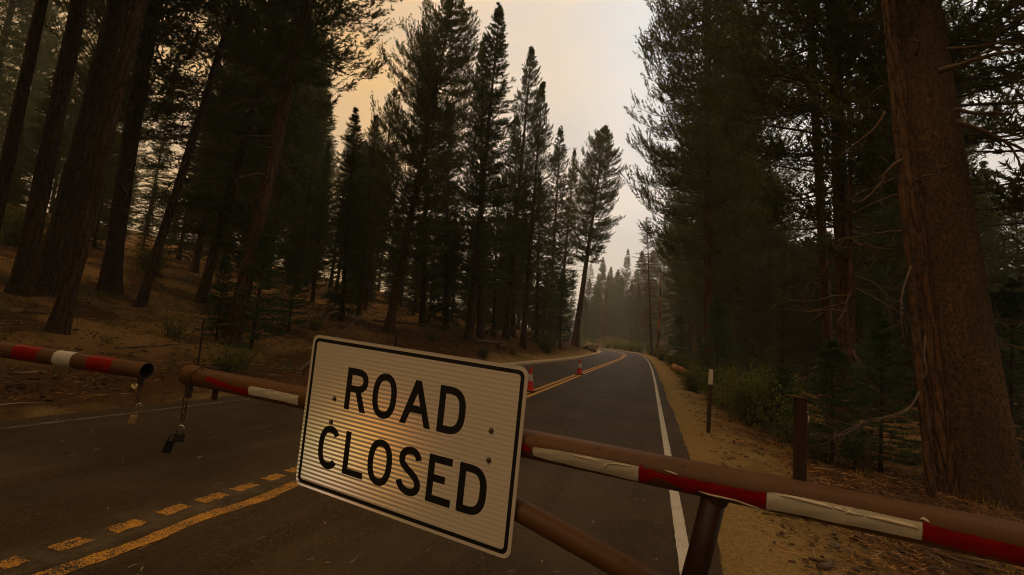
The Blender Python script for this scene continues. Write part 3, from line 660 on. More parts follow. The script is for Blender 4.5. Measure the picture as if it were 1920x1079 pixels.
# orange bare snag, grey snag
B = at_y(1229, 668, 62); B.z = gzf(B.x, B.y)
r = ray(1240, 520); kk = (B.x**2+B.y**2)/(r.x*B.x+r.y*B.y); T = r*kk+Vector((0, 0, H))
sn = tree(B, T, 'snag', 'bare orange trunk with peeled bark at the right edge of the bend', crown_on=False, name='dead_pine', tm=trunk_mesh('trunk', (T-B).length, .18, .11, MAT['bark_peeling'], 51, n=9, seg=22, wob=.15, dead=8, knob=.1))
_, B, T = tree_px(1222, 655, 1213, 405, 'snag', 'grey dying fir with sparse brown boughs right of the gap', Y=74, rs=1.2)

# stump
B = hit(1618, 884); st_ = MB()
st_.tube([B+Vector((0, 0, -.1)), B+Vector((0, 0, .1)), B+Vector((-.01, 0, .30)), B+Vector((-.02, 0, .46))], [.15, .13, .12, .12], 12)
tagp(st_.build('tree_stump', MAT['bark_grey'], smooth=False), 'short dark stump under the dead branches', 'stump')

# -- forest behind (fill)
def ymin_sil(px):
    return float(np.interp(px, [-400, -380, 150, 155, 195, 200, 335, 340, 385, 410, 600, 640, 668, 700, 740, 770, 800, 890, 930, 1000, 1030, 1060, 1085, 1100, 1125, 1240, 1262, 1300, 1400, 1462, 1476, 1606, 1620, 1770, 1790, 2200],
                           [-900, -900, -900, 90, 90, -900, -900, 380, 380, 0, 0, 60, 200, 260, 240, 330, 400, 400, 400, 400, 400, 420, 420, 500, 640, 640, 300, -900, -900, -900, 430, 430, -900, -900, 300, 300]))
def scatter(n, xr, yr, keys, label, group, sep, hr=(18, 30), cond=None, rs=(.85, 1.2)):
    c = 0; tries = 0
    while c < n and tries < n*60:
        tries += 1
        x = random.uniform(*xr); y = random.uniform(*yr)
        if cond and not cond(x, y): continue
        if any((x-a)**2+(y-b_)**2 < sep*sep for a, b_ in TREES): continue
        z = gzf(x, y); h = random.uniform(*hr); px, py, d = pix((x, y, z))
        if y > 3 and (d < 3 or px < -350 or px > 2350): continue
        if d > 0 and y > 3:
            cxp = pix((x, y, z+h*.8))[0]; rw = 1.3*F/d; lim = max(ymin_sil(cxp), ymin_sil(cxp-rw), ymin_sil(cxp+rw)); hmax = h
            while hmax > 4 and pix((x, y, z+hmax))[1] < lim: hmax *= .92
            if hmax < 5: continue
            h = hmax
        tilt = Vector((random.gauss(0, .02), random.gauss(0, .02), 1))*h
        key = random.choice(keys)
        if h < 9: key = 'dense'
        kind_ = {'dense': 'bushy fir with boughs to the ground', 'pine': 'tufted long-boughed pine', 'spire': 'narrow pointed fir', 'spire2': 'slim open-crowned fir', 'lodge': 'bare-stemmed pine'}[key]
        tree((x, y, z-.1), Vector((x, y, z))+tilt, key, ('small ' if h < 12 else 'tall ')+kind_+label, group=group, rs=random.uniform(*rs)); c += 1
    return c
offl = lambda x, y: (float(xL(min(max(y, -40), 139)))-x) > 5.5+max(0, (18-y))*.18
offr = lambda x, y: (x-float(xR(min(max(y, -40), 139)))) > (6.5 if y < 40 else 5)
n1 = scatter(46, (-34, -11), (12, 62), ['dense', 'spire', 'pine', 'spire2', 'dense'], ', in the shaded forest left of the road', 'conifers deep in the forest on the left', 2.9, hr=(20, 34), cond=lambda x, y: offl(x, y) and (float(xL(y))-x) > 9)
n7 = scatter(34, (-25, -9), (24, 75), ['dense', 'spire'], ', in the shaded forest left of the road', 'conifers deep in the forest on the left', 2.0, hr=(6, 14), cond=lambda x, y: (float(xL(y))-x) > 4.5+max(0, 40-y)*.1)
n10 = scatter(30, (-60, -22), (8, 50), ['dense'], ', on the slope far behind the left trunks', 'conifers on the slope far to the left', 2.2, hr=(5, 10))
n2 = scatter(40, (-85, -28), (8, 75), ['dense', 'pine', 'spire', 'spire2'], ', on the slope far behind the left trunks', 'conifers on the slope far to the left', 3.6)
n3 = scatter(60, (5, 34), (16, 95), ['dense', 'pine', 'spire', 'dense'], ', in the shaded forest right of the road', 'conifers deep in the forest on the right', 2.7, hr=(22, 36), cond=offr)
n8 = scatter(14, (6.5, 15), (24, 46), ['dense', 'pine'], ', in the shaded forest right of the road', 'conifers deep in the forest on the right', 2.2, hr=(26, 34), rs=(1.2, 1.6), cond=lambda x, y: (x-float(xR(y))) > 6)
n4 = scatter(20, (12, 45), (5, 30), ['dense', 'pine', 'lodge'], ', behind the huge trunk', 'conifers behind the huge trunk', 3.2, cond=lambda x, y: offr(x, y) and pix((x, y, 0))[0] > 1500)
def sunway(x, y):     # the gap in the trees through which the low sun reaches the sign
    dx, dy = x+1.1, y-1.9; al = dx*SUND.x+dy*SUND.y; n_ = math.hypot(SUND.x, SUND.y)
    return not (al > 0 and abs(dx*SUND.y-dy*SUND.x)/n_ < 5.5)
n9 = scatter(20, (9, 45), (38, 80), ['dense'], ', in the shaded forest right of the road', 'conifers deep in the forest on the right', 2.2, hr=(6, 12), cond=lambda x, y: (x-float(xR(y))) > 7)
n5 = scatter(16, (-26, -11), (-30, 2), ['pine', 'dense'], ', behind the viewpoint on the left', 'conifers behind the viewpoint', 4., cond=sunway)
n6 = scatter(16, (4.5, 24), (-30, 0), ['pine', 'dense'], ', behind the viewpoint on the right', 'conifers behind the viewpoint', 4.)
print('fill', n5, n6, n1, n2, n3, n4)
# far hazy wood beyond the bend
FAR = [(1090+i*6.2+random.uniform(-3, 3), random.uniform(485, 530) if i % 2 else random.uniform(520, 565)) for i in range(28)] + [(1131, 482), (1146, 500), (1160, 505), (1178, 466), (1192, 505), (1204, 470), (1110, 560), (1120, 540), (1138, 540), (1152, 530), (1168, 520), (1185, 525), (1198, 540), (1212, 500), (1224, 470), (1236, 440), (1250, 400), (1102, 590), (1090, 560), (1075, 520), (1260, 420), (1275, 400)]
for i, (tx, ty) in enumerate(FAR):
    Y = random.uniform(215, 275) if ty < 520 else random.uniform(140, 205)
    r = ray(tx, ty); T = r*(Y/r.y)+Vector((0, 0, H)); z = gzf(T.x, Y)
    if (T.x - float(xR(min(Y, 139)))) < 3 and Y < 139: Y = 150; T = r*(Y/r.y)+Vector((0, 0, H)); z = gzf(T.x, Y)
    tree((T.x, Y, z-.2), T, random.choice(['spire', 'dense', 'dense', 'spire2', 'snag']), 'hazy conifer in the far wood beyond the bend', group='hazy conifers beyond the bend', rs=random.uniform(1.1, 1.6))
for i in range(64):
    px = random.uniform(1040, 1300); Y = random.uniform(125, 200); r = ray(px, 640); T = r*(Y/r.y)
    x = T.x
    if Y < 139 and (x-float(xR(Y))) < 4: continue
    if any((x-a)**2+(Y-b_)**2 < 6 for a, b_ in TREES): continue
    z = gzf(x, Y); ytop = random.uniform(500, 600); r = ray(px, ytop); h = (r*(Y/r.y)).z+H-z
    if h < 4: continue
    tree((x, Y, z-.2), (x, Y, z+h), random.choice(['dense', 'spire', 'dense']), 'hazy conifer in the far wood beyond the bend', group='hazy conifers beyond the bend', rs=random.uniform(.9, 1.3))

# ------------------------------------------------------------------ bushes, saplings
def bush_mesh(name, seed, R, Hh, nst, per, leaf, lw=(.05, .03)):
    rg = np.random.default_rng(seed); mb = MB(); P = []; D = []
    for i in range(nst):
        az = rg.uniform(0, 2*PI); d = Vector((math.cos(az)*rg.uniform(.2, 1), math.sin(az)*rg.uniform(.2, 1), rg.uniform(.7, 1.6))).normalized()
        p = Vector((rg.uniform(-.2, .2)*R, rg.uniform(-.2, .2)*R, -.05)); ln = Hh*rg.uniform(.6, 1.05); pts = [p]
        for j in range(5):
            d = (d+Vector(rg.normal(size=3))*.16).normalized(); p = p+d*ln/5*(R/Hh*.9 if False else 1); pts.append(p)
            for _ in range(per//5): P.append(p+Vector(rg.normal(size=3))*.11*R); D.append(rg.normal(size=3)+np.array([0, 0, .5]))
        mb.tube(pts, [.010, .009, .007, .006, .004, .002], 3, caps=False)
    P = np.array([tuple(x) for x in P]); D = unit(np.array(D)); n = len(P)
    S = unit(np.cross(D, rg.normal(size=(n, 3))))*lw[1]*.5*rg.uniform(.6, 1.4, n)[:, None]; Lh = D*(lw[0]*rg.uniform(.6, 1.4, n))[:, None]
    V2 = np.stack([P, P+Lh*.5+S, P+Lh, P+Lh*.5-S], 1).reshape(-1, 3); q = np.arange(4*n).reshape(-1, 4)
    T2 = np.concatenate([q[:, [0, 1, 2]], q[:, [0, 2, 3]]])
    V1 = np.array(mb.v); T1 = np.array([(f[0], f[1], f[2]) for f in mb.f]+[(f[0], f[2], f[3]) for f in mb.f])
    V = np.concatenate([V1, V2]); T = np.concatenate([T1, T2+len(V1)]); mi = np.r_[np.zeros(len(T1)), np.ones(len(T2))]
    return np_mesh(name, V, T, [MAT['wood_twig'], leaf], mi)
BU = {'g': bush_mesh('shrub_green', 1, .9, 1.2, 46, 90, MAT['leaf_bush']), 'y': bush_mesh('shrub_gold', 2, .7, 1.1, 18, 55, MAT['leaf_gold']), 's': bush_mesh('shrub_sparse', 3, .8, .9, 26, 40, MAT['leaf_bush'])}
def bush(px, py, s, key, label, name='shrub', Y=None, sz=1.):
    if Y is None: B = hit(px, py)
    else: B = at_y(px, py, Y); B.z = gzf(B.x, B.y)
    o = link(name, BU[key]); o.location = B; o.scale = (s, s, s*sz); o.rotation_euler = (0, 0, random.uniform(0, 6))
    tagp(o, label, 'shrub'); return o
bush(1383, 775, 1.0, 'y', 'golden-leaved shrub between the white-tipped post and the green shrub', sz=1.0)
bush(1450, 800, 1.25, 'g', 'large green shrub left of the brown post')
bush(1405, 790, .9, 'g', 'green shrub mixed with the golden-leaved one', sz=.9)
bush(1300, 735, 1.0, 'g', 'rounded green shrub left of the white-tipped post', Y=19)
bush(1282, 700, 1.2, 'g', 'green shrub behind the orange log', Y=34)
bush(1262, 692, 1.1, 'g', 'dark shrub at the forest edge before the orange log', Y=40)
bush(1022, 660, 1.5, 'g', 'yellow-green shrub on the left bank under the slim fir')
bush(425, 700, .95, 's', 'sparse yellowish shrub behind the gap in the bar')
bush(450, 690, .8, 's', 'sparse twiggy shrub right of the bar gap')
bush(640, 660, .7, 's', 'low shrub just above the top left corner of the sign')
bush(1540, 860, .7, 's', 'low shrub right behind the brown post')
bush(1700, 870, .8, 's', 'low shrub left of the huge trunk foot')
bush(905, 672, .6, 'g', 'small green plant on the bank above the sign')
bush(1120, 655, .8, 'y', 'dry tuft on the rocks at the bend', name='dry_shrub', sz=.6)
for (bx, by, tx, ty, lab, rs, Y) in [(1470, 800, 1465, 690, 'small fir behind the green shrub right of the road', 1.5, 13), (1560, 850, 1560, 640, 'small fir behind the brown post', 1.4, 9.5),
                                 (1650, 860, 1655, 600, 'small fir in the gap left of the huge trunk', 1.3, 10.5), (1890, 830, 1900, 520, 'small fir right of the huge trunk', 1.4, 12), (1345, 730, 1345, 560, 'small fir behind the white-tipped post', 1.3, 21), (1275, 690, 1275, 590, 'small fir at the forest edge beyond the log', 1.3, 45)]:
    tree_px(bx, by, tx, ty, 'young', lab, rs=rs, Y=Y)

bush(1420, 770, 1.4, 'g', 'tall green shrub behind the golden-leaved one', Y=13)
bush(1480, 790, 1.2, 's', 'sparse yellowish shrub behind the brown post', Y=11)
bush(1350, 740, 1.2, 'g', 'green shrub behind the white-tipped post', Y=16)
bush(1600, 860, 1.0, 's', 'sparse shrub between the brown post and the stump')
bush(1240, 680, 1.2, 'g', 'low green shrub where the edge line disappears', Y=50)
bush(330, 600, 1.1, 's', 'sparse shrub among the left trunks', Y=10)
bush(280, 530, 1.3, 'g', 'green shrub in the light between the left trunks', Y=16)
bush(20, 500, 1.6, 'g', 'green shrub at the left edge behind the trunks', Y=12)
bush(590, 620, 1.0, 's', 'sparse yellow shrub beside the leaning dead branch')
bush(810, 640, .9, 's', 'low shrub on the bank behind the sign top')
bush(960, 665, .8, 's', 'low brown-green tuft beside the cut log')
for i in range(26):
    y = random.uniform(84, 124); x = float(xR(y))+random.uniform(1.6, 7); o = link('shrub', BU['g']); z = gzf(x, y); k_ = random.uniform(1.2, 2.4)
    o.location = (x, y, z); o.scale = (k_, k_, k_*.9); o.rotation_euler = (0, 0, random.uniform(0, 6))
    tagp(o, 'green shrub in the row along the outer edge of the bend', 'shrub', 'shrubs along the outer edge of the bend')
# ------------------------------------------------------------------ rocks at the bend, stones, logs
def rock_mesh(name, seed, n=2):
    import bmesh
    bm = bmesh.new(); bmesh.ops.create_icosphere(bm, subdivisions=n, radius=1); rg = np.random.default_rng(seed)
    off = rg.normal(size=3)*3; pl = [(Vector(rg.normal(size=3)).normalized(), rg.uniform(.55, .85)) for _ in range(9)]
    for v in bm.verts:
        for nrm, d in pl:
            k = v.co.dot(nrm)
            if k > d: v.co -= nrm*(k-d)*.9
        v.co *= 1+rg.uniform(-.05, .05)
    me = bpy.data.meshes.new(name); bm.to_mesh(me); bm.free(); me.materials.append(MAT['rock']); return me
RK = [rock_mesh('rock', s) for s in range(5)]
k = 0
for (px, py, s) in [(1136, 661, .55), (1128, 655, .7), (1119, 650, .8), (1130, 648, .6), (1122, 641, .75), (1112, 637, .7), (1110, 648, .6), (1135, 652, .5), (1126, 662, .45), (1105, 640, .6), (1116, 659, .4), (1099, 634, .5)]:
    B = hit(px, min(py+4, 664)); B = at_y(px, py, 57.5-(1136-px)*.06); B.x = min(B.x, float(xL(B.y))-.5-s*.9); o = link('boulder', RK[k % 5]); g = gzf(B.x, B.y)
    o.location = (B.x, B.y, g+s*.38); o.scale = (s*1.35, s, s*.75); o.rotation_euler = (random.uniform(-.3, .3), .35, random.uniform(0, 6)); k += 1
    tagp(o, 'tan granite boulder in the outcrop above the kerb at the bend', 'boulder', 'boulders of the outcrop at the bend')
for (px, py, s, lab) in [(1566, 1026, .05, 'pale flat stone on the shoulder under the bar'), (640, 700, .06, 'small stone on the bank behind the sign'), (1340, 958, .022, 'tiny light stone right of the white line')]:
    B = hit(px, py, 1.2, 60) if lab[0] != 's' else hit(560, 700, 2, 60)
    o = link('stone', RK[k % 5]); k += 1; o.location = B+Vector((0, 0, s*.2)); o.scale = (s*1.4, s, s*.6); o.rotation_euler = (0, 0, random.uniform(0, 6)); tagp(o, lab, 'stone')
def log(p0, p1, r, label, mt='wood_dead', name='fallen_log', n=12):
    p0 = Vector(p0); p1 = Vector(p1); mb = MB(); m_ = 9; pts = []; rr = []
    for i in range(m_):
        q = i/(m_-1); p = p0.lerp(p1, q); pts.append(p+Vector((0, 0, random.uniform(-.1, .1)*r))+Vector((random.uniform(-.2, .2)*r, 0, 0))); rr.append(r*(1-.3*q)*random.uniform(.92, 1.06))
    mb.tube(pts, rr, n); o = mb.build(name, MAT[mt], None, smooth=False); tagp(o, label, 'log'); return o
def onb(px, py, dz=0, Y=None, y0=2):
    if Y: B = at_y(px, py, Y); B.z = gzf(B.x, B.y)
    else: B = hit(px, py, y0, 100)
    return B+Vector((0, 0, dz))
log(onb(1262, 694, .28, 31), onb(1303, 700, .25, 29), .24, 'orange rotten log lying at the forest edge right of the road', 'bark_orange')
log(onb(893, 645, .14), onb(950, 648, .14), .12, 'grey fallen log on the bank under the narrow fir')
log(onb(934, 655, .16), onb(948, 653, .12), .14, 'short pale cut log beside the grey fallen log')
log(onb(560, 700, .05), onb(700, 598, .9), .035, 'pale crooked dead branch leaning on the bank above the sign', name='fallen_branch')
log(onb(700, 610, .25), onb(880, 625, .25), .07, 'pale log in the shade behind the crooked conifer')
log(onb(215, 655, .02), onb(390, 645, .04), .02, 'long thin dead branch lying on the left bank', name='fallen_branch')
log(onb(46, 588, .05), onb(86, 592, .05), .05, 'short pale piece of wood between the left trunks', name='fallen_branch')
STK = [((1433, 967), (1500, 976), .014), ((1505, 976), (1548, 982), .010), ((1600, 1000), (1618, 1016), .012), ((1515, 1048), (1565, 1063), .011), ((1680, 1055), (1735, 1075), .010), ((1730, 1035), (1752, 1050), .012), ((1768, 1046), (1900, 1079), .014), ((1350, 872), (1375, 882), .012), ((1650, 1010), (1700, 1018), .006), ((1385, 818), (1415, 826), .012), ((1850, 900), (1915, 925), .010), ((1460, 840), (1480, 838), .01),
       ((480, 690), (530, 712), .02), ((300, 640), (240, 668), .015), ((170, 690), (225, 715), .012), ((1540, 1072), (1562, 1060), .028), ((20, 700), (60, 690), .012), ((1640, 960), (1720, 950), .012)]
STKL = ['long thin stick just below the bar, right of the strut', 'short stick continuing the long thin one to the right', 'short curved stick below the white tape', 'broken stick at the bottom edge near the pale stub', 'thin stick at the bottom edge under the white tape', 'bent stick below the joint of white and red tape', 'long thick stick in the bottom right corner', 'orange-brown stick on the gravel above the bar, near the white line', 'very thin twig beside the short curved stick', 'small stick on the gravel behind the bar near the marker post', 'stick at the foot of the huge trunk', 'short stick near the green shrub behind the brown post',
 'thick stick on the left bank right of the bar gap', 'stick on the left bank above the open pipe end', 'stick on the left bank above the white band of the left bar', 'fat pale wooden stub at the bottom edge right of the strut', 'stick on the left bank below the first red band', 'thin stick lying across the litter left of the huge trunk']
for i, (a, b_, r) in enumerate(STK):
    A = hit(a[0], a[1], 1.2, 60); Bq = hit(b_[0], b_[1], 1.2, 60)
    mb = MB(); pts = [A.lerp(Bq, q/5)+Vector((random.uniform(-1, 1)*.02, random.uniform(-1, 1)*.02, r*.6+abs(random.gauss(0, .008)))) for q in range(6)]
    mb.tube(pts, [r*.8, r, r*.9, r*.8, r*.6, r*.3], 6)
    j = pts[2]; mb.tube([j, j+Vector((random.uniform(-.1, .1), random.uniform(-.1, .1), .02))], [r*.5, r*.2], 4)
    tagp(mb.build('stick', MAT['wood_dead'], smooth=True), STKL[i], 'stick', 'sticks on the left bank' if a[0] < 700 else 'sticks on the right shoulder')

# litter, needles, grit (nobody could count it)
def litter(name, n, xr, yr, ln, wd, mt, label, seed, cond=None, up=.15, pw=1.):
    rg = np.random.default_rng(seed); X = rg.uniform(*xr, n); Y = yr[0]+(yr[1]-yr[0])*rg.uniform(0, 1, n)**pw
    ed = np.maximum(xL(Y)-X, X-xR(Y)-.25); keep = (ed > rg.uniform(-.1, 1.6, n)) & (vnoise(X, Y, 1.4, seed+40)+.5*vnoise(X, Y, 4., seed+50) > -.10+rg.normal(0, .12, n)) if cond is None else cond(ed, rg)
    X = X[keep]; Y = Y[keep]; n = len(X); Z = gz(X, Y)+.006
    if cond is not None: Z = np.where(np.maximum(xL(Y)-X, X-xR(Y)-.25) < -.1, eY(Y)+.006, Z)
    a = rg.uniform(0, 2*PI, n); l_ = ln*rg.uniform(.4, 1.6, n); w_ = wd*rg.uniform(.5, 1.5, n)
    D = np.stack([np.cos(a), np.sin(a), rg.uniform(-.05, up, n)], 1)*l_[:, None]*.5; S = np.stack([-np.sin(a), np.cos(a), rg.uniform(0, 1, n)], 1); S = unit(S)*w_[:, None]*.5
    Cn = np.stack([X, Y, Z+.5*w_], 1); B = rg.normal(size=(n, 3))*.12*l_[:, None]*np.array([1, 1, .3])
    V = np.stack([Cn-D-S, Cn-D+S, Cn+B-S, Cn+B+S, Cn+D], 1).reshape(-1, 3); q = np.arange(5*n).reshape(-1, 5)
    T = np.concatenate([q[:, [0, 1, 3]], q[:, [0, 3, 2]], q[:, [2, 3, 4]]])
    return tagp(link(name, np_mesh(name, V, T, mt)), label, 'litter', kind='stuff')
MAT['needle'] = simple('dry_needle', (.42, .20, .06), .8, var=.4, sc=3)
MAT['chip'] = simple('bark_chip', (.07, .036, .015), .9, var=.5, sc=3)
MAT['chip_pale'] = simple('twig_pale', (.36, .25, .15), .8, var=.4, sc=3)
litter('needle_litter', 40000, (.6, 7), (1.3, 12), .08, .005, MAT['needle'], 'dry needles strewn over the right shoulder', 1, pw=1.6)
litter('needle_litter', 26000, (-17, -7.4), (1.5, 18), .09, .006, MAT['needle'], 'dry needles strewn over the left bank', 2, pw=1.4)
litter('bark_litter', 16000, (.9, 8), (1.3, 18), .055, .024, MAT['chip'], 'dark bark chips on the forest floor right of the road', 3, pw=1.5)
litter('bark_litter', 34000, (-32, -7.6), (1.5, 34), .07, .035, MAT['chip'], 'dark bark chips on the left bank', 4, pw=1.3)
litter('twig_litter', 5000, (1.1, 10), (1.5, 24), .22, .009, MAT['chip_pale'], 'pale twigs on the forest floor right of the road', 5, pw=1.3)
litter('twig_litter', 9000, (-36, -7.6), (2, 45), .35, .014, MAT['chip_pale'], 'pale twigs on the left bank', 6)
def grass(name, n, xr, yr, hgt, label, seed, mt):
    rg = np.random.default_rng(seed); cX = rg.uniform(*xr, n//26); cY = rg.uniform(*yr, n//26); kk_ = rg.integers(0, n//26, n)
    X = cX[kk_]+rg.normal(0, .10, n); Y = cY[kk_]+rg.normal(0, .10, n); ed = np.maximum(xL(Y)-X, X-xR(Y)-.25); ok_ = ed > .9; X = X[ok_]; Y = Y[ok_]; n = len(X); Z = gz(X, Y)-.01
    P = np.stack([X, Y, Z], 1); D = unit(np.stack([rg.normal(0, .35, n), rg.normal(0, .35, n), np.ones(n)], 1)); V, T = blades(P, D, hgt*rg.uniform(.4, 1.3, n), np.full(n, .009), rg)
    return tagp(link(name, np_mesh(name, V, T, mt)), label, 'grass', kind='stuff')
grass('dry_grass', 9000, (-22, -8.6), (3, 30), .28, 'dry grass tufts scattered over the left bank', 11, MAT['leaf_bush'])
grass('dry_grass', 5000, (1.8, 9), (3, 26), .20, 'dry grass tufts along the forest edge on the right', 12, MAT['leaf_gold'])
litter('road_litter', 900, (-7.5, .6), (1.2, 16), .05, .006, MAT['chip_pale'], 'bits of needle and grit on the asphalt', 7, cond=lambda e, rg: e < 0)

# ------------------------------------------------------------------ gates
def plane_pt(px, py, P0, n):
    r = ray(px, py); o = Vector((0, 0, H)); return o+r*((P0-o).dot(n)/r.dot(n))
C_TL, C_TR, C_BR, C_BL = Vector((-1.687, 1.990, 1.447)), Vector((-.48, 1.825, 1.394)), Vector((-.501, 1.857, .624)), Vector((-1.707, 2.022, .677))
SC0 = (C_TL+C_TR+C_BR+C_BL)/4; sxv = ((C_TR-C_TL)+(C_BR-C_BL)).normalized(); szv = ((C_TL-C_BL)+(C_TR-C_BR)); szv = (szv-sxv*szv.dot(sxv)).normalized(); syv = szv.cross(sxv)
RP = .0572
gn = Vector((sxv.y, -sxv.x, 0)).normalized()           # normal of the upright plane the gate lies in (towards the camera)
if gn.y > 0: gn = -gn
GP0 = SC0 - gn*(RP+.012)
gate = empty('road_gate', (0, 0, 0)); tagp(gate, 'brown pipe gate across the right lane carrying the ROAD CLOSED sign', 'gate')
A0 = plane_pt(352, 702.5, GP0, gn); A1 = plane_pt(1900, 1018, GP0, gn); ax = (A1-A0).normalized()
END = A0+ax*(2.9+2.3)
def cyl_frame(P, d):
    up = Vector((0, 0, 1)); up = (up-d*up.dot(d)).normalized(); fr = d.cross(up)
    if fr.y > 0: fr = -fr
    return up, fr
UPV, FRV = cyl_frame(A0, ax)
def on_pipe(P0, d, s, th, rr, upv, frv):   # th measured upward from the horizontal facing the camera
    return P0+d*s+(frv*math.cos(th)+upv*math.sin(th))*rr
mb = MB(); mb.tube([A0-ax*(-.03)]+[A0+ax*x for x in np.linspace(.05, (END-A0).length, 14)], RP, 40); mb.build('bar', MAT['pipe'], gate, smooth=True)
# domed end cap, a little wider than the pipe
mb = MB(); ps = []; rs_ = []
for i in range(9):
    a = PI/2*(1-i/8); ps.append(A0-ax*(math.sin(a)*.04-.02)); rs_.append(max(.003, math.cos(a)*RP*1.14))
ps += [A0+ax*.05, A0+ax*.09]; rs_ += [RP*1.13, RP*1.005]
mb.tube(ps, rs_, 32); mb.build('end_cap', MAT['pipe'], gate, smooth=True)
def flat_bar(mb, p, q, w_, th, nrm):
    p = Vector(p); q = Vector(q); d = (q-p).normalized(); s = nrm.cross(d).normalized(); R = Matrix((s, nrm, d)).transposed()
    mb.box((p+q)/2, (w_, th, (q-p).length), R)
for (x0, y0, x1, y1) in ((359, 712, 353, 747), (407, 722, 401, 750)):
    mb = MB(); flat_bar(mb, plane_pt(x0, y0, GP0, gn), plane_pt(x1, y1, GP0, gn), .040, .012, gn)
    c = plane_pt(x1+2, y1-22 if x1 < 380 else y1-14, GP0, gn)+gn*.008
    mb.build('lug_plate', MAT['pipe_dark'], gate)
    b2_ = MB(); b2_.tube([c-gn*.004, c+gn*.006], .006, 8); b2_.build('lug_rivet', MAT['bolt'], gate)
# upright strut and brace
S0 = plane_pt(1343, 925, GP0, gn)
S1 = plane_pt(1283, 1150, GP0, gn)
mb = MB(); mb.tube([S0+Vector((0, 0, .02)), S0.lerp(S1, .5), S1], .040, 28); mb.build('strut', MAT['pipe_dark'], gate, smooth=True)
mb = MB(); wc = [S0+(S1-S0).normalized()*x for x in (-.01, .012, .03)]; mb.tube(wc, [.048, .045, .0405], 24, caps=False); mb.build('weld', MAT['pipe_dark'], gate, smooth=True)
K0 = plane_pt(968, 953.5, GP0, gn); K1 = plane_pt(1160, 1060, GP0, gn); kd = (K1-K0).normalized()
tt = ((A0-K0).cross(ax)).dot(gn)/(kd.cross(ax)).dot(gn)
KA = K0+kd*(tt); ks = ((S0-K0).cross((S1-S0).normalized())).dot(gn)/(kd.cross((S1-S0).normalized())).dot(gn); KB = K0+kd*ks
mb = MB(); mb.tube([KA, K0, K1, KB], .0445, 28); mb.build('brace', MAT['pipe'], gate, smooth=True)
PX = END+Vector((0, 0, 0))
mb = MB(); mb.tube([KB, Vector((PX.x, PX.y, KB.z-.02))], .0445, 20); mb.build('lower_rail', MAT['pipe'], gate, smooth=True)
gb = gzf(PX.x, PX.y)
mb = MB(); mb.tube([Vector((PX.x+.05, PX.y, gb-.3)), Vector((PX.x+.05, PX.y, 1.25))], .084, 28); mb.build('hinge_post', MAT['pipe_dark'], gate, smooth=True)
print('gate', A0, A1, KA, KB, S0, S1, END)
# tape on the bar: outline given in photograph columns -> distance along the bar, with ragged upper and lower edges (angles in degrees)
def s_of(px):
    # photograph column on the bar centre line -> distance along the bar
    lo, hi = 0, 6
    for _ in range(40):
        m_ = (lo+hi)/2
        if pix(A0+ax*m_)[0] < px: lo = m_
        else: hi = m_
    return lo
def view_angle(P):
    v = (Vector((0, 0, H))-P); v = v-ax*v.dot(ax); return math.atan2(v.dot(UPV), v.dot(FRV))
def tape_patch(name, cols, mt, label, P0=A0, d=ax, upv=UPV, frv=FRV, parent=gate, lift=.0008, nrow=10, sfun=s_of, rough=.02):
    """cols: (photo x, upper v, lower v); v = fraction across the visible pipe, 0 top .. 1 bottom"""
    xs = [c[0] for c in cols]; S = [sfun(x) for x in xs]; n = max(8, int((S[-1]-S[0])/.006))
    vs = []
    for i in range(n+1):
        s = S[0]+(S[-1]-S[0])*i/n; x = np.interp(s, S, xs)
        a = np.interp(x, xs, [c[1] for c in cols])+random.uniform(-rough, rough); b_ = np.interp(x, xs, [c[2] for c in cols])+random.uniform(-rough, rough)*.5
        P = P0+d*s; v = (Vector((0, 0, H))-P); v = v-d*v.dot(d); va = math.atan2(v.dot(upv), v.dot(frv))
        for k in range(nrow+1):
            f = a+(b_-a)*k/nrow; th = va+math.asin(max(-.999, min(.999, 1-2*f)))
            lf = lift*(1+ .9*(k in (0, nrow)))+ (.0005*math.sin(s*40+k))
            vs.append(on_pipe(P0, d, s, th, RP+lf, upv, frv))
    m_ = nrow+1; fs = [(i*m_+k, i*m_+k+1, (i+1)*m_+k+1, (i+1)*m_+k) for i in range(n) for k in range(nrow)]
    mb = MB(); mb.add(vs, fs); o = mb.build(name, MAT[mt], parent, smooth=True); o['label'] = label; return o
def curl(cols, mt='tape_back', r=.003, parent=gate):
    pts = []
    for (x, v) in cols:
        s = s_of(x); P = A0+ax*s; va = view_angle(P); th = va+math.asin(1-2*v); pts.append(on_pipe(A0, ax, s, th, RP+r*.9, UPV, FRV)+Vector([random.uniform(-.0012, .0012) for _ in range(3)]))
    mb = MB(); mb.tube(pts, [r*.4]+[r*random.uniform(.7, 1.2) for _ in pts[2:]]+[r*.3], 6); return mb.build('tape_curl', MAT[mt], parent, smooth=True)
tape_patch('tape', [(403, .44, .62), (408, .40, .66), (425, .46, .72), (428, .52, .74), (440, .47, .80), (441, .58, .80), (460, .62, .88), (482, .60, .90)], 'tape_red', 'ragged red tape near the free end of the bar')
tape_patch('tape', [(483, .50, .84), (486, .45, .84), (520, .42, .82), (545, .44, .82), (575, .43, .84)], 'tape_white', 'chipped white tape left of the sign', rough=.012)
curl([(517, .44), (524, .45), (531, .44)]); curl([(541, .44), (550, .47), (556, .50), (560, .47)])
tape_patch('tape', [(960, .40, .72), (975, .44, .72), (992, .50, .74), (1004, .62, .76), (1006, .68, .74)], 'tape_red', 'scrap of red tape right of the sign', rough=.015)
tape_patch('tape', [(1009, .60, .78), (1011, .56, .84), (1040, .53, .88), (1080, .50, .90), (1120, .50, .91), (1160, .50, .92), (1202, .50, .94)], 'tape_white', 'long white tape right of the sign', rough=.006)
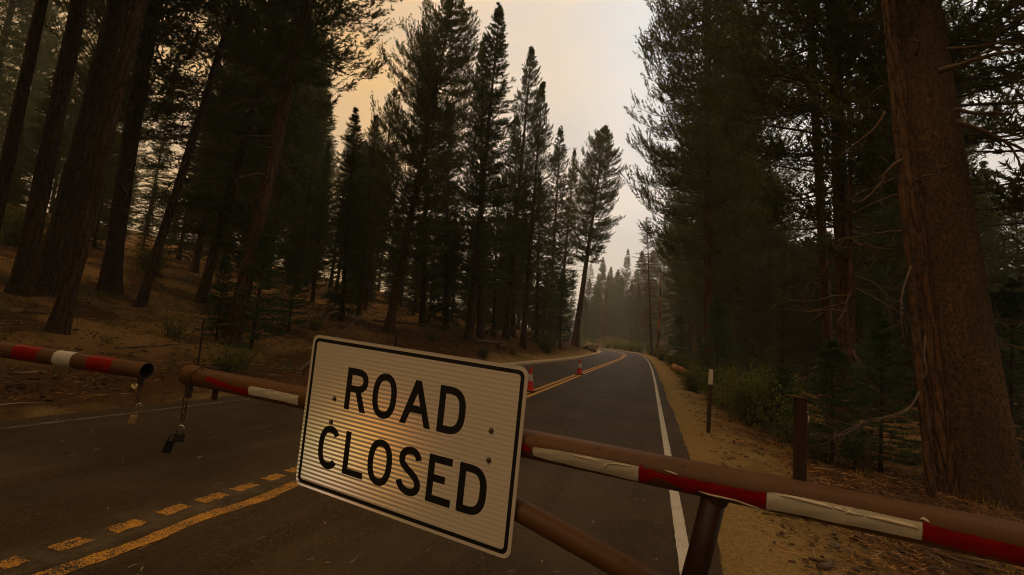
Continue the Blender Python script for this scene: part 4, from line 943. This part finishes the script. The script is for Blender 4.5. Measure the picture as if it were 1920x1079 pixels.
curl([(1080, .56), (1095, .57), (1115, .58), (1132, .60)]); curl([(1144, .62), (1160, .56), (1175, .56), (1190, .55)]); curl([(1138, .72), (1142, .68), (1146, .60)])
tape_patch('tape', [(1203, .44, .94), (1212, .46, .96), (1214, .54, .95), (1228, .50, .78), (1240, .55, .72), (1260, .58, .78), (1280, .56, .86), (1282, .56, .97), (1300, .54, .97), (1310, .56, .82), (1340, .54, .86), (1400, .54, .88), (1434, .52, .98)], 'tape_red', 'long torn red tape above the upright strut', rough=.022)
curl([(1249, .46), (1258, .47), (1268, .50), (1274, .51)]); curl([(1314, .84), (1330, .86), (1350, .86), (1380, .87), (1410, .93), (1434, .97)])
tape_patch('tape', [(1435, .50, .96), (1450, .46, .92), (1500, .44, .90), (1560, .44, .90), (1620, .45, .88), (1680, .46, .87), (1716, .46, .88)], 'tape_white', 'long white tape right of the strut', rough=.006)
curl([(1459, .50), (1480, .49), (1510, .50), (1540, .53), (1553, .56)], r=.0045); curl([(1556, .53), (1565, .54), (1576, .56)], r=.004); curl([(1577, .60), (1582, .56), (1592, .58), (1608, .59)], r=.004); curl([(1614, .57), (1640, .56), (1670, .57), (1700, .60), (1708, .63)], r=.0045)
tape_patch('tape', [(1717, .42, .86), (1722, .40, .86), (1730, .48, .87), (1760, .50, .88), (1820, .52, .90), (1880, .55, .93), (1935, .58, .96)], 'tape_red', 'red tape at the right end of the bar', rough=.008)
curl([(1712, .40), (1718, .37), (1724, .40), (1730, .44)], r=.004)

# sign
sign = empty('road_sign', SC0); sign.rotation_mode = 'QUATERNION'
sign.rotation_quaternion = Matrix((sxv, syv, szv)).transposed().to_quaternion()      # local x right, -y or +y normal, z up
tagp(sign, 'white rectangular ROAD CLOSED sign bolted to the brown bar', 'sign')
FY = -1 if (Matrix((sxv, syv, szv)).transposed() @ Vector((0, -1, 0))).y < 0 else 1
IN = .0254
def rrect(w_, h_, r, n=10):
    pts = []
    for cx_, cy_, a0 in ((w_/2-r, h_/2-r, 0), (-w_/2+r, h_/2-r, 90), (-w_/2+r, -h_/2+r, 180), (w_/2-r, -h_/2+r, 270)):
        for i in range(n+1):
            a = math.radians(a0+90*i/n); pts.append((cx_+r*math.cos(a), cy_+r*math.sin(a)))
    return pts
W_, H_ = 48*IN, 30*IN
out = rrect(W_, H_, 1.5*IN); n = len(out); mb = MB()
mb.add([(x, FY*.0012, z) for x, z in out]+[(x, -FY*.0012, z) for x, z in out], [tuple(range(n, 2*n))]+[(i, (i+1) % n, (i+1) % n+n, i+n) for i in range(n)])
mb.build('panel', MAT['alu'], sign)
mb = MB(); fo_ = rrect(W_-.001, H_-.001, 1.48*IN); mb.add([(x, FY*.0016, z) for x, z in fo_], [tuple(range(n))]); mb.build('sheeting', MAT['sheeting'], sign)
mb = MB(); a_ = rrect(W_-1.2*IN, H_-1.2*IN, 1.12*IN); b_ = rrect(W_-2.55*IN, H_-2.55*IN, .62*IN)
mb.add([(x, FY*.0020, z) for x, z in a_]+[(x, FY*.0020, z) for x, z in b_], [(i, (i+1) % n, (i+1) % n+n, i+n) for i in range(n)]); mb.build('border', MAT['black'], sign)
def loc(x, y, d): return ((x-24)*IN, FY*(.0020+d), (y-15)*IN)
def stroke(mb, pts, w_, closed=False, d=0):
    P = [Vector((p[0], p[1])) for p in pts]; n = len(P); vs = []
    for i in range(n):
        if closed: a = P[i-1]; c = P[(i+1) % n]
        else: a = P[max(i-1, 0)]; c = P[min(i+1, n-1)]
        d1 = (P[i]-a); d2 = (c-P[i]); d1 = d1.normalized() if d1.length > 1e-6 else d2.normalized(); d2 = d2.normalized() if d2.length > 1e-6 else d1
        t_ = (d1+d2).normalized(); nr = Vector((-t_.y, t_.x)); k = 1/max(.5, nr.dot(Vector((-d1.y, d1.x))))
        vs += [loc(*(P[i]+nr*w_/2*k), d), loc(*(P[i]-nr*w_/2*k), d)]
    m_ = n if closed else n-1
    mb.add(vs, [(2*i, 2*i+1, 2*((i+1) % n)+1, 2*((i+1) % n)) for i in range(m_)])
def poly(mb, pts, d=0): mb.add([loc(x, y, d) for x, y in pts], [tuple(range(len(pts)))])
def sup(cx_, cy_, rx, ry, a0, a1, n_=40, e=2.35):
    o = []
    for i in range(n_+1):
        a = math.radians(a0+(a1-a0)*i/n_); c, s_ = math.cos(a), math.sin(a); o.append((cx_+rx*math.copysign(abs(c)**(2/e), c), cy_+ry*math.copysign(abs(s_)**(2/e), s_)))
    return o
SW = 1.28
def letter(ch, x0, x1, y0):
    mb = MB(); y1 = y0+8.0; d = 0
    if ch == 'O': stroke(mb, sup((x0+x1)/2, y0+4.0, (x1-x0)/2-SW/2, 4.12-SW/2, 0, 354, 59), SW, True)
    if ch == 'D':
        poly(mb, [(x0, y0), (x0+SW, y0), (x0+SW, y1), (x0, y1)])
        q = sup(x0+2.0, y0+4.0, x1-x0-2.0-SW/2, 4.0-SW/2, 90, -90, 40, 2.7); stroke(mb, [(x0+SW, y1-SW/2)]+q+[(x0+SW, y0+SW/2)], SW)
    if ch == 'R':
        poly(mb, [(x0, y0), (x0+SW, y0), (x0+SW, y1), (x0, y1)])
        q = sup(x0+2.75, y1-2.27, x1-x0-2.75-SW/2, 2.27-SW/2, 90, -90, 30, 2.2); stroke(mb, [(x0+SW, y1-SW/2)]+q+[(x0+SW, y1-4.54+SW/2)], SW)
        poly(mb, [(x0+2.45, y0+3.6), (x0+3.95, y0), (x1+.02, y0), (x0+3.85, y0+3.7), (x0+2.45, y0+3.7)])
    if ch == 'A':
        m_ = (x0+x1)/2; poly(mb, [(x0, y0), (x0+1.36, y0), (m_+.06, y0+5.75), (m_+.06, y1), (m_-.62, y1)]); poly(mb, [(x1-1.36, y0), (x1, y0), (m_+.62, y1), (m_+.06, y1), (m_+.06, y0+5.75)])
        poly(mb, [(x0+1.9, y0+2.22), (x1-1.9, y0+2.22), (x1-2.22, y0+3.52), (x0+2.22, y0+3.52)], .00012)
    if ch == 'C':
        q = sup(x0+2.79, y0+4.0, 2.79-SW/2, 4.12-SW/2, 40, 320, 50); stroke(mb, q, SW)
    if ch == 'L': poly(mb, [(x0, y0), (x1, y0), (x1, y0+1.14), (x0+SW, y0+1.14), (x0+SW, y1), (x0, y1)])
    if ch == 'E':
        poly(mb, [(x0, y0), (x0+SW, y0), (x0+SW, y1), (x0, y1)])
        for ya, yb, xe in ((y0, y0+1.28, x1), (y0+3.5, y0+4.76, x0+3.58), (y1-1.26, y1, x0+4.74)): poly(mb, [(x0+SW, ya), (xe, ya), (xe, yb), (x0+SW, yb)])
    if ch == 'S':
        c = [(29.02, 11.05), (28.75, 11.75), (28.1, 12.3), (27.2, 12.42), (26.2, 12.2), (25.55, 11.5), (25.42, 10.7), (25.72, 9.95), (26.5, 9.3), (27.5, 8.72), (28.5, 8.05), (29.1, 7.3), (29.22, 6.5), (28.9, 5.85), (28.2, 5.42), (27.3, 5.36), (26.3, 5.6), (25.55, 6.2), (25.12, 6.95)]
        q = []
        for i in range(len(c)-1):
            a, b1_, c1, d1 = [Vector(c[j]) for j in (max(i-1, 0), i, i+1, min(i+2, len(c)-1))]
            for j in range(4): u = j/4; q.append(.5*((2*b1_)+(c1-a)*u+(2*a-5*b1_+4*c1-d1)*u*u+(3*b1_-a-3*c1+d1)*u**3))
        q.append(Vector(c[-1])); stroke(mb, q, SW)
    o = mb.build('letter', MAT['black'], sign); o['label'] = 'black letter '+ch
for ch, x0, x1 in (('R', 10.36, 15.73), ('O', 17.04, 22.64), ('A', 23.79, 30.59), ('D', 31.85, 37.3)): letter(ch, x0, x1, 16.76)
for ch, x0, x1 in (('C', 5.06, 10.3), ('L', 11.82, 16.9), ('O', 17.74, 23.34), ('S', 24.6, 29.9), ('E', 31.15, 36.17), ('D', 37.36, 42.75)): letter(ch, x0, x1, 4.85)
for bx, by in ((7.76, 18.26), (7.64, 13.74), (42.44, 18.96), (42.56, 14.24)):
    c = Vector(loc(bx, by, 0)); yv = Vector((0, FY, 0)); mb = MB()
    mb.tube([c, c+yv*.0018], .0115, 20); mb.tube([c+yv*.0018, c+yv*.008, c+yv*.0095], [.0088, .0088, .006], 6, twist=random.uniform(0, 1)); mb.build('bolt', MAT['bolt'], sign)
# brackets behind the sign
for bx in (7.7, 42.5):
    mb = MB(); c = Vector(loc(bx, 16.2, 0)); c.y = -FY*.006; mb.box(c, (.05, .006, .17)); mb.build('bracket', MAT['bolt'], sign)
# finish the sheeting shader: each colour order of the grating is a soft lobe with its own tilt
t = SIGN_T; sq = sign.rotation_quaternion
target = plane_pt(640, 850, SC0, (sq @ Vector((0, FY, 0))))
view = (Vector((0, 0, H))-target).normalized()
half0 = (view+SUND).normalized()
addsh = None
xl = sq @ Vector((1, 0, 0)); zl = sq @ Vector((0, 0, 1))
for col, tp in (((.6, .20, .05), (725, 800)), ((1.0, .62, .10), (680, 800)), ((1.0, .70, .12), (725, 880)), ((.85, .95, .30), (640, 845)), ((.55, 1.2, 1.5), (595, 860)), ((.9, .7, 2.0), (610, 915))):
    tg = plane_pt(tp[0], tp[1], SC0, (sq @ Vector((0, FY, 0)))); hv = ((Vector((0, 0, H))-tg).normalized()+SUND).normalized()
    g = N(t, 'ShaderNodeBsdfAnisotropic', distribution='BECKMANN', inp={'Color': (*[x*.010 for x in col], 1), 'Roughness': .19}); cn = N(t, 'ShaderNodeCombineXYZ', inp={0: hv.x, 1: hv.y, 2: hv.z}); L(t, cn.outputs[0], g.inputs['Normal'])
    if addsh is None: addsh = g.outputs[0]
    else:
        ad = N(t, 'ShaderNodeAddShader'); L(t, addsh, ad.inputs[0]); L(t, g.outputs[0], ad.inputs[1]); addsh = ad.outputs[0]
ad = N(t, 'ShaderNodeAddShader'); L(t, SIGN_B.outputs[0], ad.inputs[0]); L(t, addsh, ad.inputs[1])
ms = N(t, 'ShaderNodeMixShader'); L(t, SIGN_BM, ms.inputs[0]); L(t, SIGN_B.outputs[0], ms.inputs[1]); L(t, ad.outputs[0], ms.inputs[2]); L(t, ms.outputs[0], t.nodes['Material Output'].inputs[0])

# left gate
lg = empty('road_gate', (0, 0, 0)); tagp(lg, 'open-ended brown pipe gate arm with short red and white bands at the left', 'gate')
LB = at_depth(275, 696, 3.3); LA = at_depth(0, 655.5, 3.47); ld = (LA-LB).normalized(); LE = LB+ld*3.4; du, dfv = cyl_frame(LB, -ld)
mb = MB()
E0 = LB-ld*.0
ring = lambda P, rr: [P+(du*math.cos(2*PI*k/36)+dfv*math.sin(2*PI*k/36))*rr for k in range(36)]
A_ = ring(LE, RP); B_ = ring(E0, RP); C_ = ring(E0, RP-.006); D_ = ring(E0+ld*.5, RP-.006)
vs = A_+B_+C_+D_; fs = []
for j in range(3):
    for k in range(36): fs.append((j*36+k, j*36+(k+1) % 36, (j+1)*36+(k+1) % 36, (j+1)*36+k))
mb.add(vs, fs[:36]); mb.build('bar', MAT['pipe'], lg, smooth=True)
vb = ring(E0, RP)+ring(E0, RP-.006)+ring(E0+ld*.5, RP-.006)
mb = MB(); mb.add(vb, fs[:72]+[tuple(range(72, 108))]); mb.build('pipe_bore', MAT['inside'], lg)
for (x0, x1, mt, lab) in ((36, 83, 'tape_red', 'red band farthest from the open end'), (112, 145, 'tape_white', 'white band'), (174, 220, 'tape_red', 'red band nearest the open end')):
    def s_l(px):
        lo, hi = 0, 4
        for _ in range(40):
            m_ = (lo+hi)/2
            if pix(LB+ld*m_)[0] > px: lo = m_
            else: hi = m_
        return lo
    s0, s1 = s_l(x1), s_l(x0); mb = MB(); vs = []
    for i in range(9):
        s = s0+(s1-s0)*i/8
        for k in range(36): a = 2*PI*k/36; vs.append(LB+ld*(s+.004*math.sin(3*a)*(i in (0, 8)))+(du*math.cos(a)+dfv*math.sin(a))*(RP+.001+.0008*math.sin(a*7+i)))
    mb.add(vs, [(i*36+k, i*36+(k+1) % 36, (i+1)*36+(k+1) % 36, (i+1)*36+k) for i in range(8) for k in range(36)])
    o = mb.build('tape', MAT[mt], lg, smooth=True); o['label'] = lab
mb = MB(); p = LB+ld*.03; flat_bar(mb, p-du*.05, p-du*.115, .040, .012, dfv); mb.build('lug_plate', MAT['pipe_dark'], lg)
mb = MB(); mb.tube([Vector((LE.x, LE.y, gzf(LE.x, LE.y)-.3)), Vector((LE.x, LE.y, LE.z+.15))], .084, 24); mb.build('hinge_post', MAT['pipe_dark'], lg, smooth=True)

# chains and padlocks
def link_mesh(Ln=.048, Wd=.026, r=.0034):
    pts = []
    for i in range(24):
        a = 2*PI*i/24; x = math.cos(a)*(Wd/2-r); z = math.sin(a)*(Wd/2-r); z += math.copysign((Ln-Wd)/2, math.sin(a)) if abs(math.sin(a)) > 1e-6 else 0; pts.append(Vector((x, 0, z)))
    mb = MB(); n = 6; vs = []
    for i, p in enumerate(pts):
        t_ = (pts[(i+1) % 24]-pts[i-1]).normalized(); a = Vector((0, 1, 0)); b_ = t_.cross(a)
        vs += [p+(a*math.cos(2*PI*k/n)+b_*math.sin(2*PI*k/n))*r for k in range(n)]
    mb.add(vs, [(i*n+k, i*n+(k+1) % n, ((i+1) % 24)*n+(k+1) % n, ((i+1) % 24)*n+k) for i in range(24) for k in range(n)]); return mb.mesh('link', MAT['chain'], True)
LK = link_mesh()
def chain(path, label, step=.0385):
    P = [Vector(p) for p in path]; root = empty('chain', P[0]); tagp(root, label, 'chain')
    # resample
    seg = [(P[i+1]-P[i]).length for i in range(len(P)-1)]; tot = sum(seg); n = int(tot/step); k = 0
    for i in range(n):
        s = (i+.5)*step; j = 0; ss = s
        while j < len(seg)-1 and ss > seg[j]: ss -= seg[j]; j += 1
        d = (P[j+1]-P[j]).normalized(); p = P[j]+d*ss
        o = link('link', LK, None, root); o.rotation_mode = 'QUATERNION'
        ref = Vector((0, -1, 0)) if abs(d.y) < .8 else Vector((0, 0, 1))
        x = (ref-d*ref.dot(d)).normalized(); y = d.cross(x)
        if i % 2: x, y = (x+y*.9).normalized(), (y-x*.9).normalized()
        else: x, y = (y+x*.25).normalized(), (-x+y*.25).normalized()
        y = d.cross(x).normalized(); o.rotation_quaternion = Matrix((x, y, d)).transposed().to_quaternion(); o.location = p-root.location
    return root
CP = A0+ax*(s_of(384)); up2 = lambda th, ds=0, rr=RP+.006: on_pipe(CP, ax, ds, math.radians(th), rr, UPV, FRV)
s366 = up2(-5, -.045, RP+.010)
hang = [s366, s366+Vector((0, 0, -.12)), s366+Vector((0, 0, -.275))]
chain([up2(190, .03), up2(150, .045), up2(118, .045), up2(85, .02), up2(60, .0), up2(35, -.02), up2(12, -.037), up2(-5, -.045, RP+.008)]+hang[1:], 'rusty chain looped over the free end of the bar and hanging down', .0385)
def padlock(p, body, sh, bm_, label, rot, sm='shackle', cylr=None):
    root = empty('padlock', p, rot); tagp(root, label, 'padlock'); w_, d_, h_ = body; sw, shh, sr = sh
    mb = MB(); a = []
    for i in range(15):
        an = PI*i/14; a.append(Vector((math.cos(an)*sw/2, 0, shh-sw/2+math.sin(an)*sw/2)))
    mb.tube([Vector((sw/2, 0, -.004))]+a+[Vector((-sw/2, 0, -.004))], sr, 10); mb.build('shackle', MAT[sm], root, smooth=True)
    mb = MB()
    if cylr: mb.tube([Vector((0, 0, 0)), Vector((0, 0, -.003)), Vector((0, 0, -h_+.003)), Vector((0, 0, -h_))], [cylr*.9, cylr, cylr, cylr*.9], 24); o = mb.build('lock_body', MAT[bm_], root)
    else:
        pr = rrect(w_, d_, min(w_, d_)*.25, 3); n_ = len(pr); vs = []
        for z, k in ((0, .93), (-.003, 1), (-h_+.003, 1), (-h_, .93)): vs += [(x*k, y*k, z) for x, y in pr]
        mb.add(vs, [tuple(range(n_)), tuple(range(3*n_, 4*n_))[::-1]]+[(j*n_+i, j*n_+(i+1) % n_, (j+1)*n_+(i+1) % n_, (j+1)*n_+i) for j in range(3) for i in range(n_)]); o = mb.build('lock_body', MAT[bm_], root)
    return root
pe = hang[-1]
padlock(pe+Vector((-.005, 0, -.052)), (.058, .024, .048), (.036, .048, .0042), 'lockblack', 'black padlock hanging from the end of the looped chain', (0, .05, .35))
padlock(pe+Vector((-.055, -.01, -.098)), (.045, .022, .072), (.026, .034, .004), 'lockblack', 'second black padlock dangling lowest below the looped chain', (.1, .18, 1.1), sm='lockblack')
mbp = LB+ld*.03-du*.105
q0 = mbp+dfv*.012+ -ld*.012
cl = [q0, q0+Vector((.004, 0, -.06)), q0+Vector((.0, 0, -.125))]
chain(cl, 'short chain hanging under the open pipe end', .0385)
padlock(mbp+dfv*.022+Vector((-.012, 0, -.005)), (.05, .05, .066), (.034, .022, .004), 'brass', 'brass cylinder padlock under the open pipe end', (.35, 1.05, .2), cylr=.026)
padlock(cl[-1]+Vector((-.006, 0, -.085)), (.040, .020, .058), (.024, .085, .0038), 'brass', 'small brass padlock with a long shackle below the short chain', (0, .22, 1.2))

# ------------------------------------------------------------------ cones
def cone(px, py, label):
    B = hit(px, py, 3, 60); B.z = float(eY(B.y))+.012
    r = empty('traffic_cone', B, (0, 0, random.uniform(-.4, .4))); tagp(r, label, 'traffic cone', None)
    mb = MB(); pr = rrect(.36, .36, .05, 3); n_ = len(pr); vs = []
    for z, k in ((0, 1), (.028, .97), (.034, .9)): vs += [(x*k, y*k, z) for x, y in pr]
    mb.add(vs, [tuple(range(n_))[::-1], tuple(range(2*n_, 3*n_))]+[(j*n_+i, j*n_+(i+1) % n_, (j+1)*n_+(i+1) % n_, (j+1)*n_+i) for j in range(2) for i in range(n_)]); mb.build('base', MAT['rubber'], r)
    R = lambda z: .135+(.028-.135)*(z/.70)
    def seg(name, z0, z1, mt, ex=0):
        mb = MB(); mb.tube([Vector((0, 0, z0)), Vector((0, 0, z1))], [R(z0)+ex, R(z1)+ex], 28, caps=True); return mb.build(name, MAT[mt], r, smooth=False)
    seg('cone_body', .034, .70, 'cone'); seg('reflective_band', .30, .50, 'cone_band', .0015)
    mb = MB(); mb.tube([Vector((0, 0, .034)), Vector((0, 0, .05))], [.15, .137], 28); mb.build('collar', MAT['cone'], r)
    return r
cone(992, 740, 'nearer traffic cone, just right of the sign'); cone(1086, 706, 'farther traffic cone, on the double yellow line')

# ------------------------------------------------------------------ posts
def post_pts(bx, by, tx, ty, y0=1.2):
    B = hit(bx, by, y0, 60); r = ray(tx, ty); kk = (B.x**2+B.y**2)/(r.x*B.x+r.y*B.y); return B, r*kk+Vector((0, 0, H))
def fpost(bx, by, tx, ty, w_, label, name='marker_post', mt='pipe_dark', base_extra=.2):
    B, T = post_pts(bx, by, tx, ty); r = empty(name, B); tagp(r, label, 'post'); d = (T-B).normalized(); nrm = Vector((-.25, -1, 0)).normalized(); return r, B, T, d, nrm
r, B, T, d, nr = fpost(1328, 812, 1333.5, 693, .06, 'dark flat marker post with a white plate on top right of the road')
mb = MB(); flat_bar(mb, -d*.2, (T-B)*.80, .075, .012, nr); flat_bar(mb, -d*.2+nr*-.012, (T-B)*.80+nr*-.012, .02, .02, nr); mb.build('post', MAT['pipe_dark'], r)
mb = MB(); flat_bar(mb, (T-B)*.76+nr*.009, (T-B)*1.0+nr*.009, .078, .004, nr); mb.build('reflector_plate', MAT['plate'], r)
r, B, T, d, nr = fpost(1500, 912, 1500, 746, .09, 'brown square steel post with a flat cap and a small padlock', 'gate_post')
dp = pix(B)[2]; wpx = 17*dp/F
R_ = Matrix.Rotation(.12, 3, 'Z'); mb = MB(); hgt = (T-B).length
mb.box((T-B)/2-Vector((0, 0, .1)), (wpx, wpx, hgt+.2), R_); mb.build('post', MAT['pipe_dark'], r)
mb = MB(); mb.box((T-B)+Vector((-.05*wpx/.13-.01, 0, .008)), (wpx*1.65, wpx*1.3, .012), R_ @ Matrix.Rotation(.05, 3, 'Y')); mb.build('cap_plate', MAT['pipe'], r)
hp = B+Vector((wpx*.62, -.02, (T-B).z*.86))
padlock(hp+Vector((.005, -.0, -.07)), (.03, .022, .07), (.03, .06, .004), 'shackle', 'small steel padlock hanging on the brown post', (0, .1, .9))
r, B, T, d, nr = fpost(368, 708, 382, 600, .05, 'thin dark post standing on the left bank behind the bar gap')
mb = MB(); flat_bar(mb, -d*.2, (T-B), .055, .010, nr); flat_bar(mb, -d*.2+nr*-.01, (T-B)-d*.002+nr*-.01, .02, .02, nr); mb.build('post', MAT['pipe_dark'], r)
r, B, T, d, nr = fpost(741, 650, 743, 630, .05, 'tip of a short dark post showing above the sign')
mb = MB(); flat_bar(mb, -d*.2, (T-B), .09, .012, nr); mb.build('post', MAT['pipe_dark'], r)

# ------------------------------------------------------------------ haze
HZ = MB(); HZ.box((0, 145, 26), (400, 400, 64)); m = bpy.data.materials.new('smoke_haze'); m.use_nodes = True; t = m.node_tree; t.nodes.clear()
pv = N(t, 'ShaderNodeVolumePrincipled'); pv.inputs['Color'].default_value = (.90, .93, .86, 1); pv.inputs['Density'].default_value = .0013; pv.inputs['Anisotropy'].default_value = .2
ou = N(t, 'ShaderNodeOutputMaterial'); L(t, pv.outputs[0], ou.inputs['Volume'])
hz = HZ.build('haze', m); tagp(hz, 'thin smoke haze filling the air', kind='stuff')
for x in exec_info: print(x[0], *[tuple(round(c, 1) for c in p) if hasattr(p, 'x') else round(p, 2) for p in x[1:]])
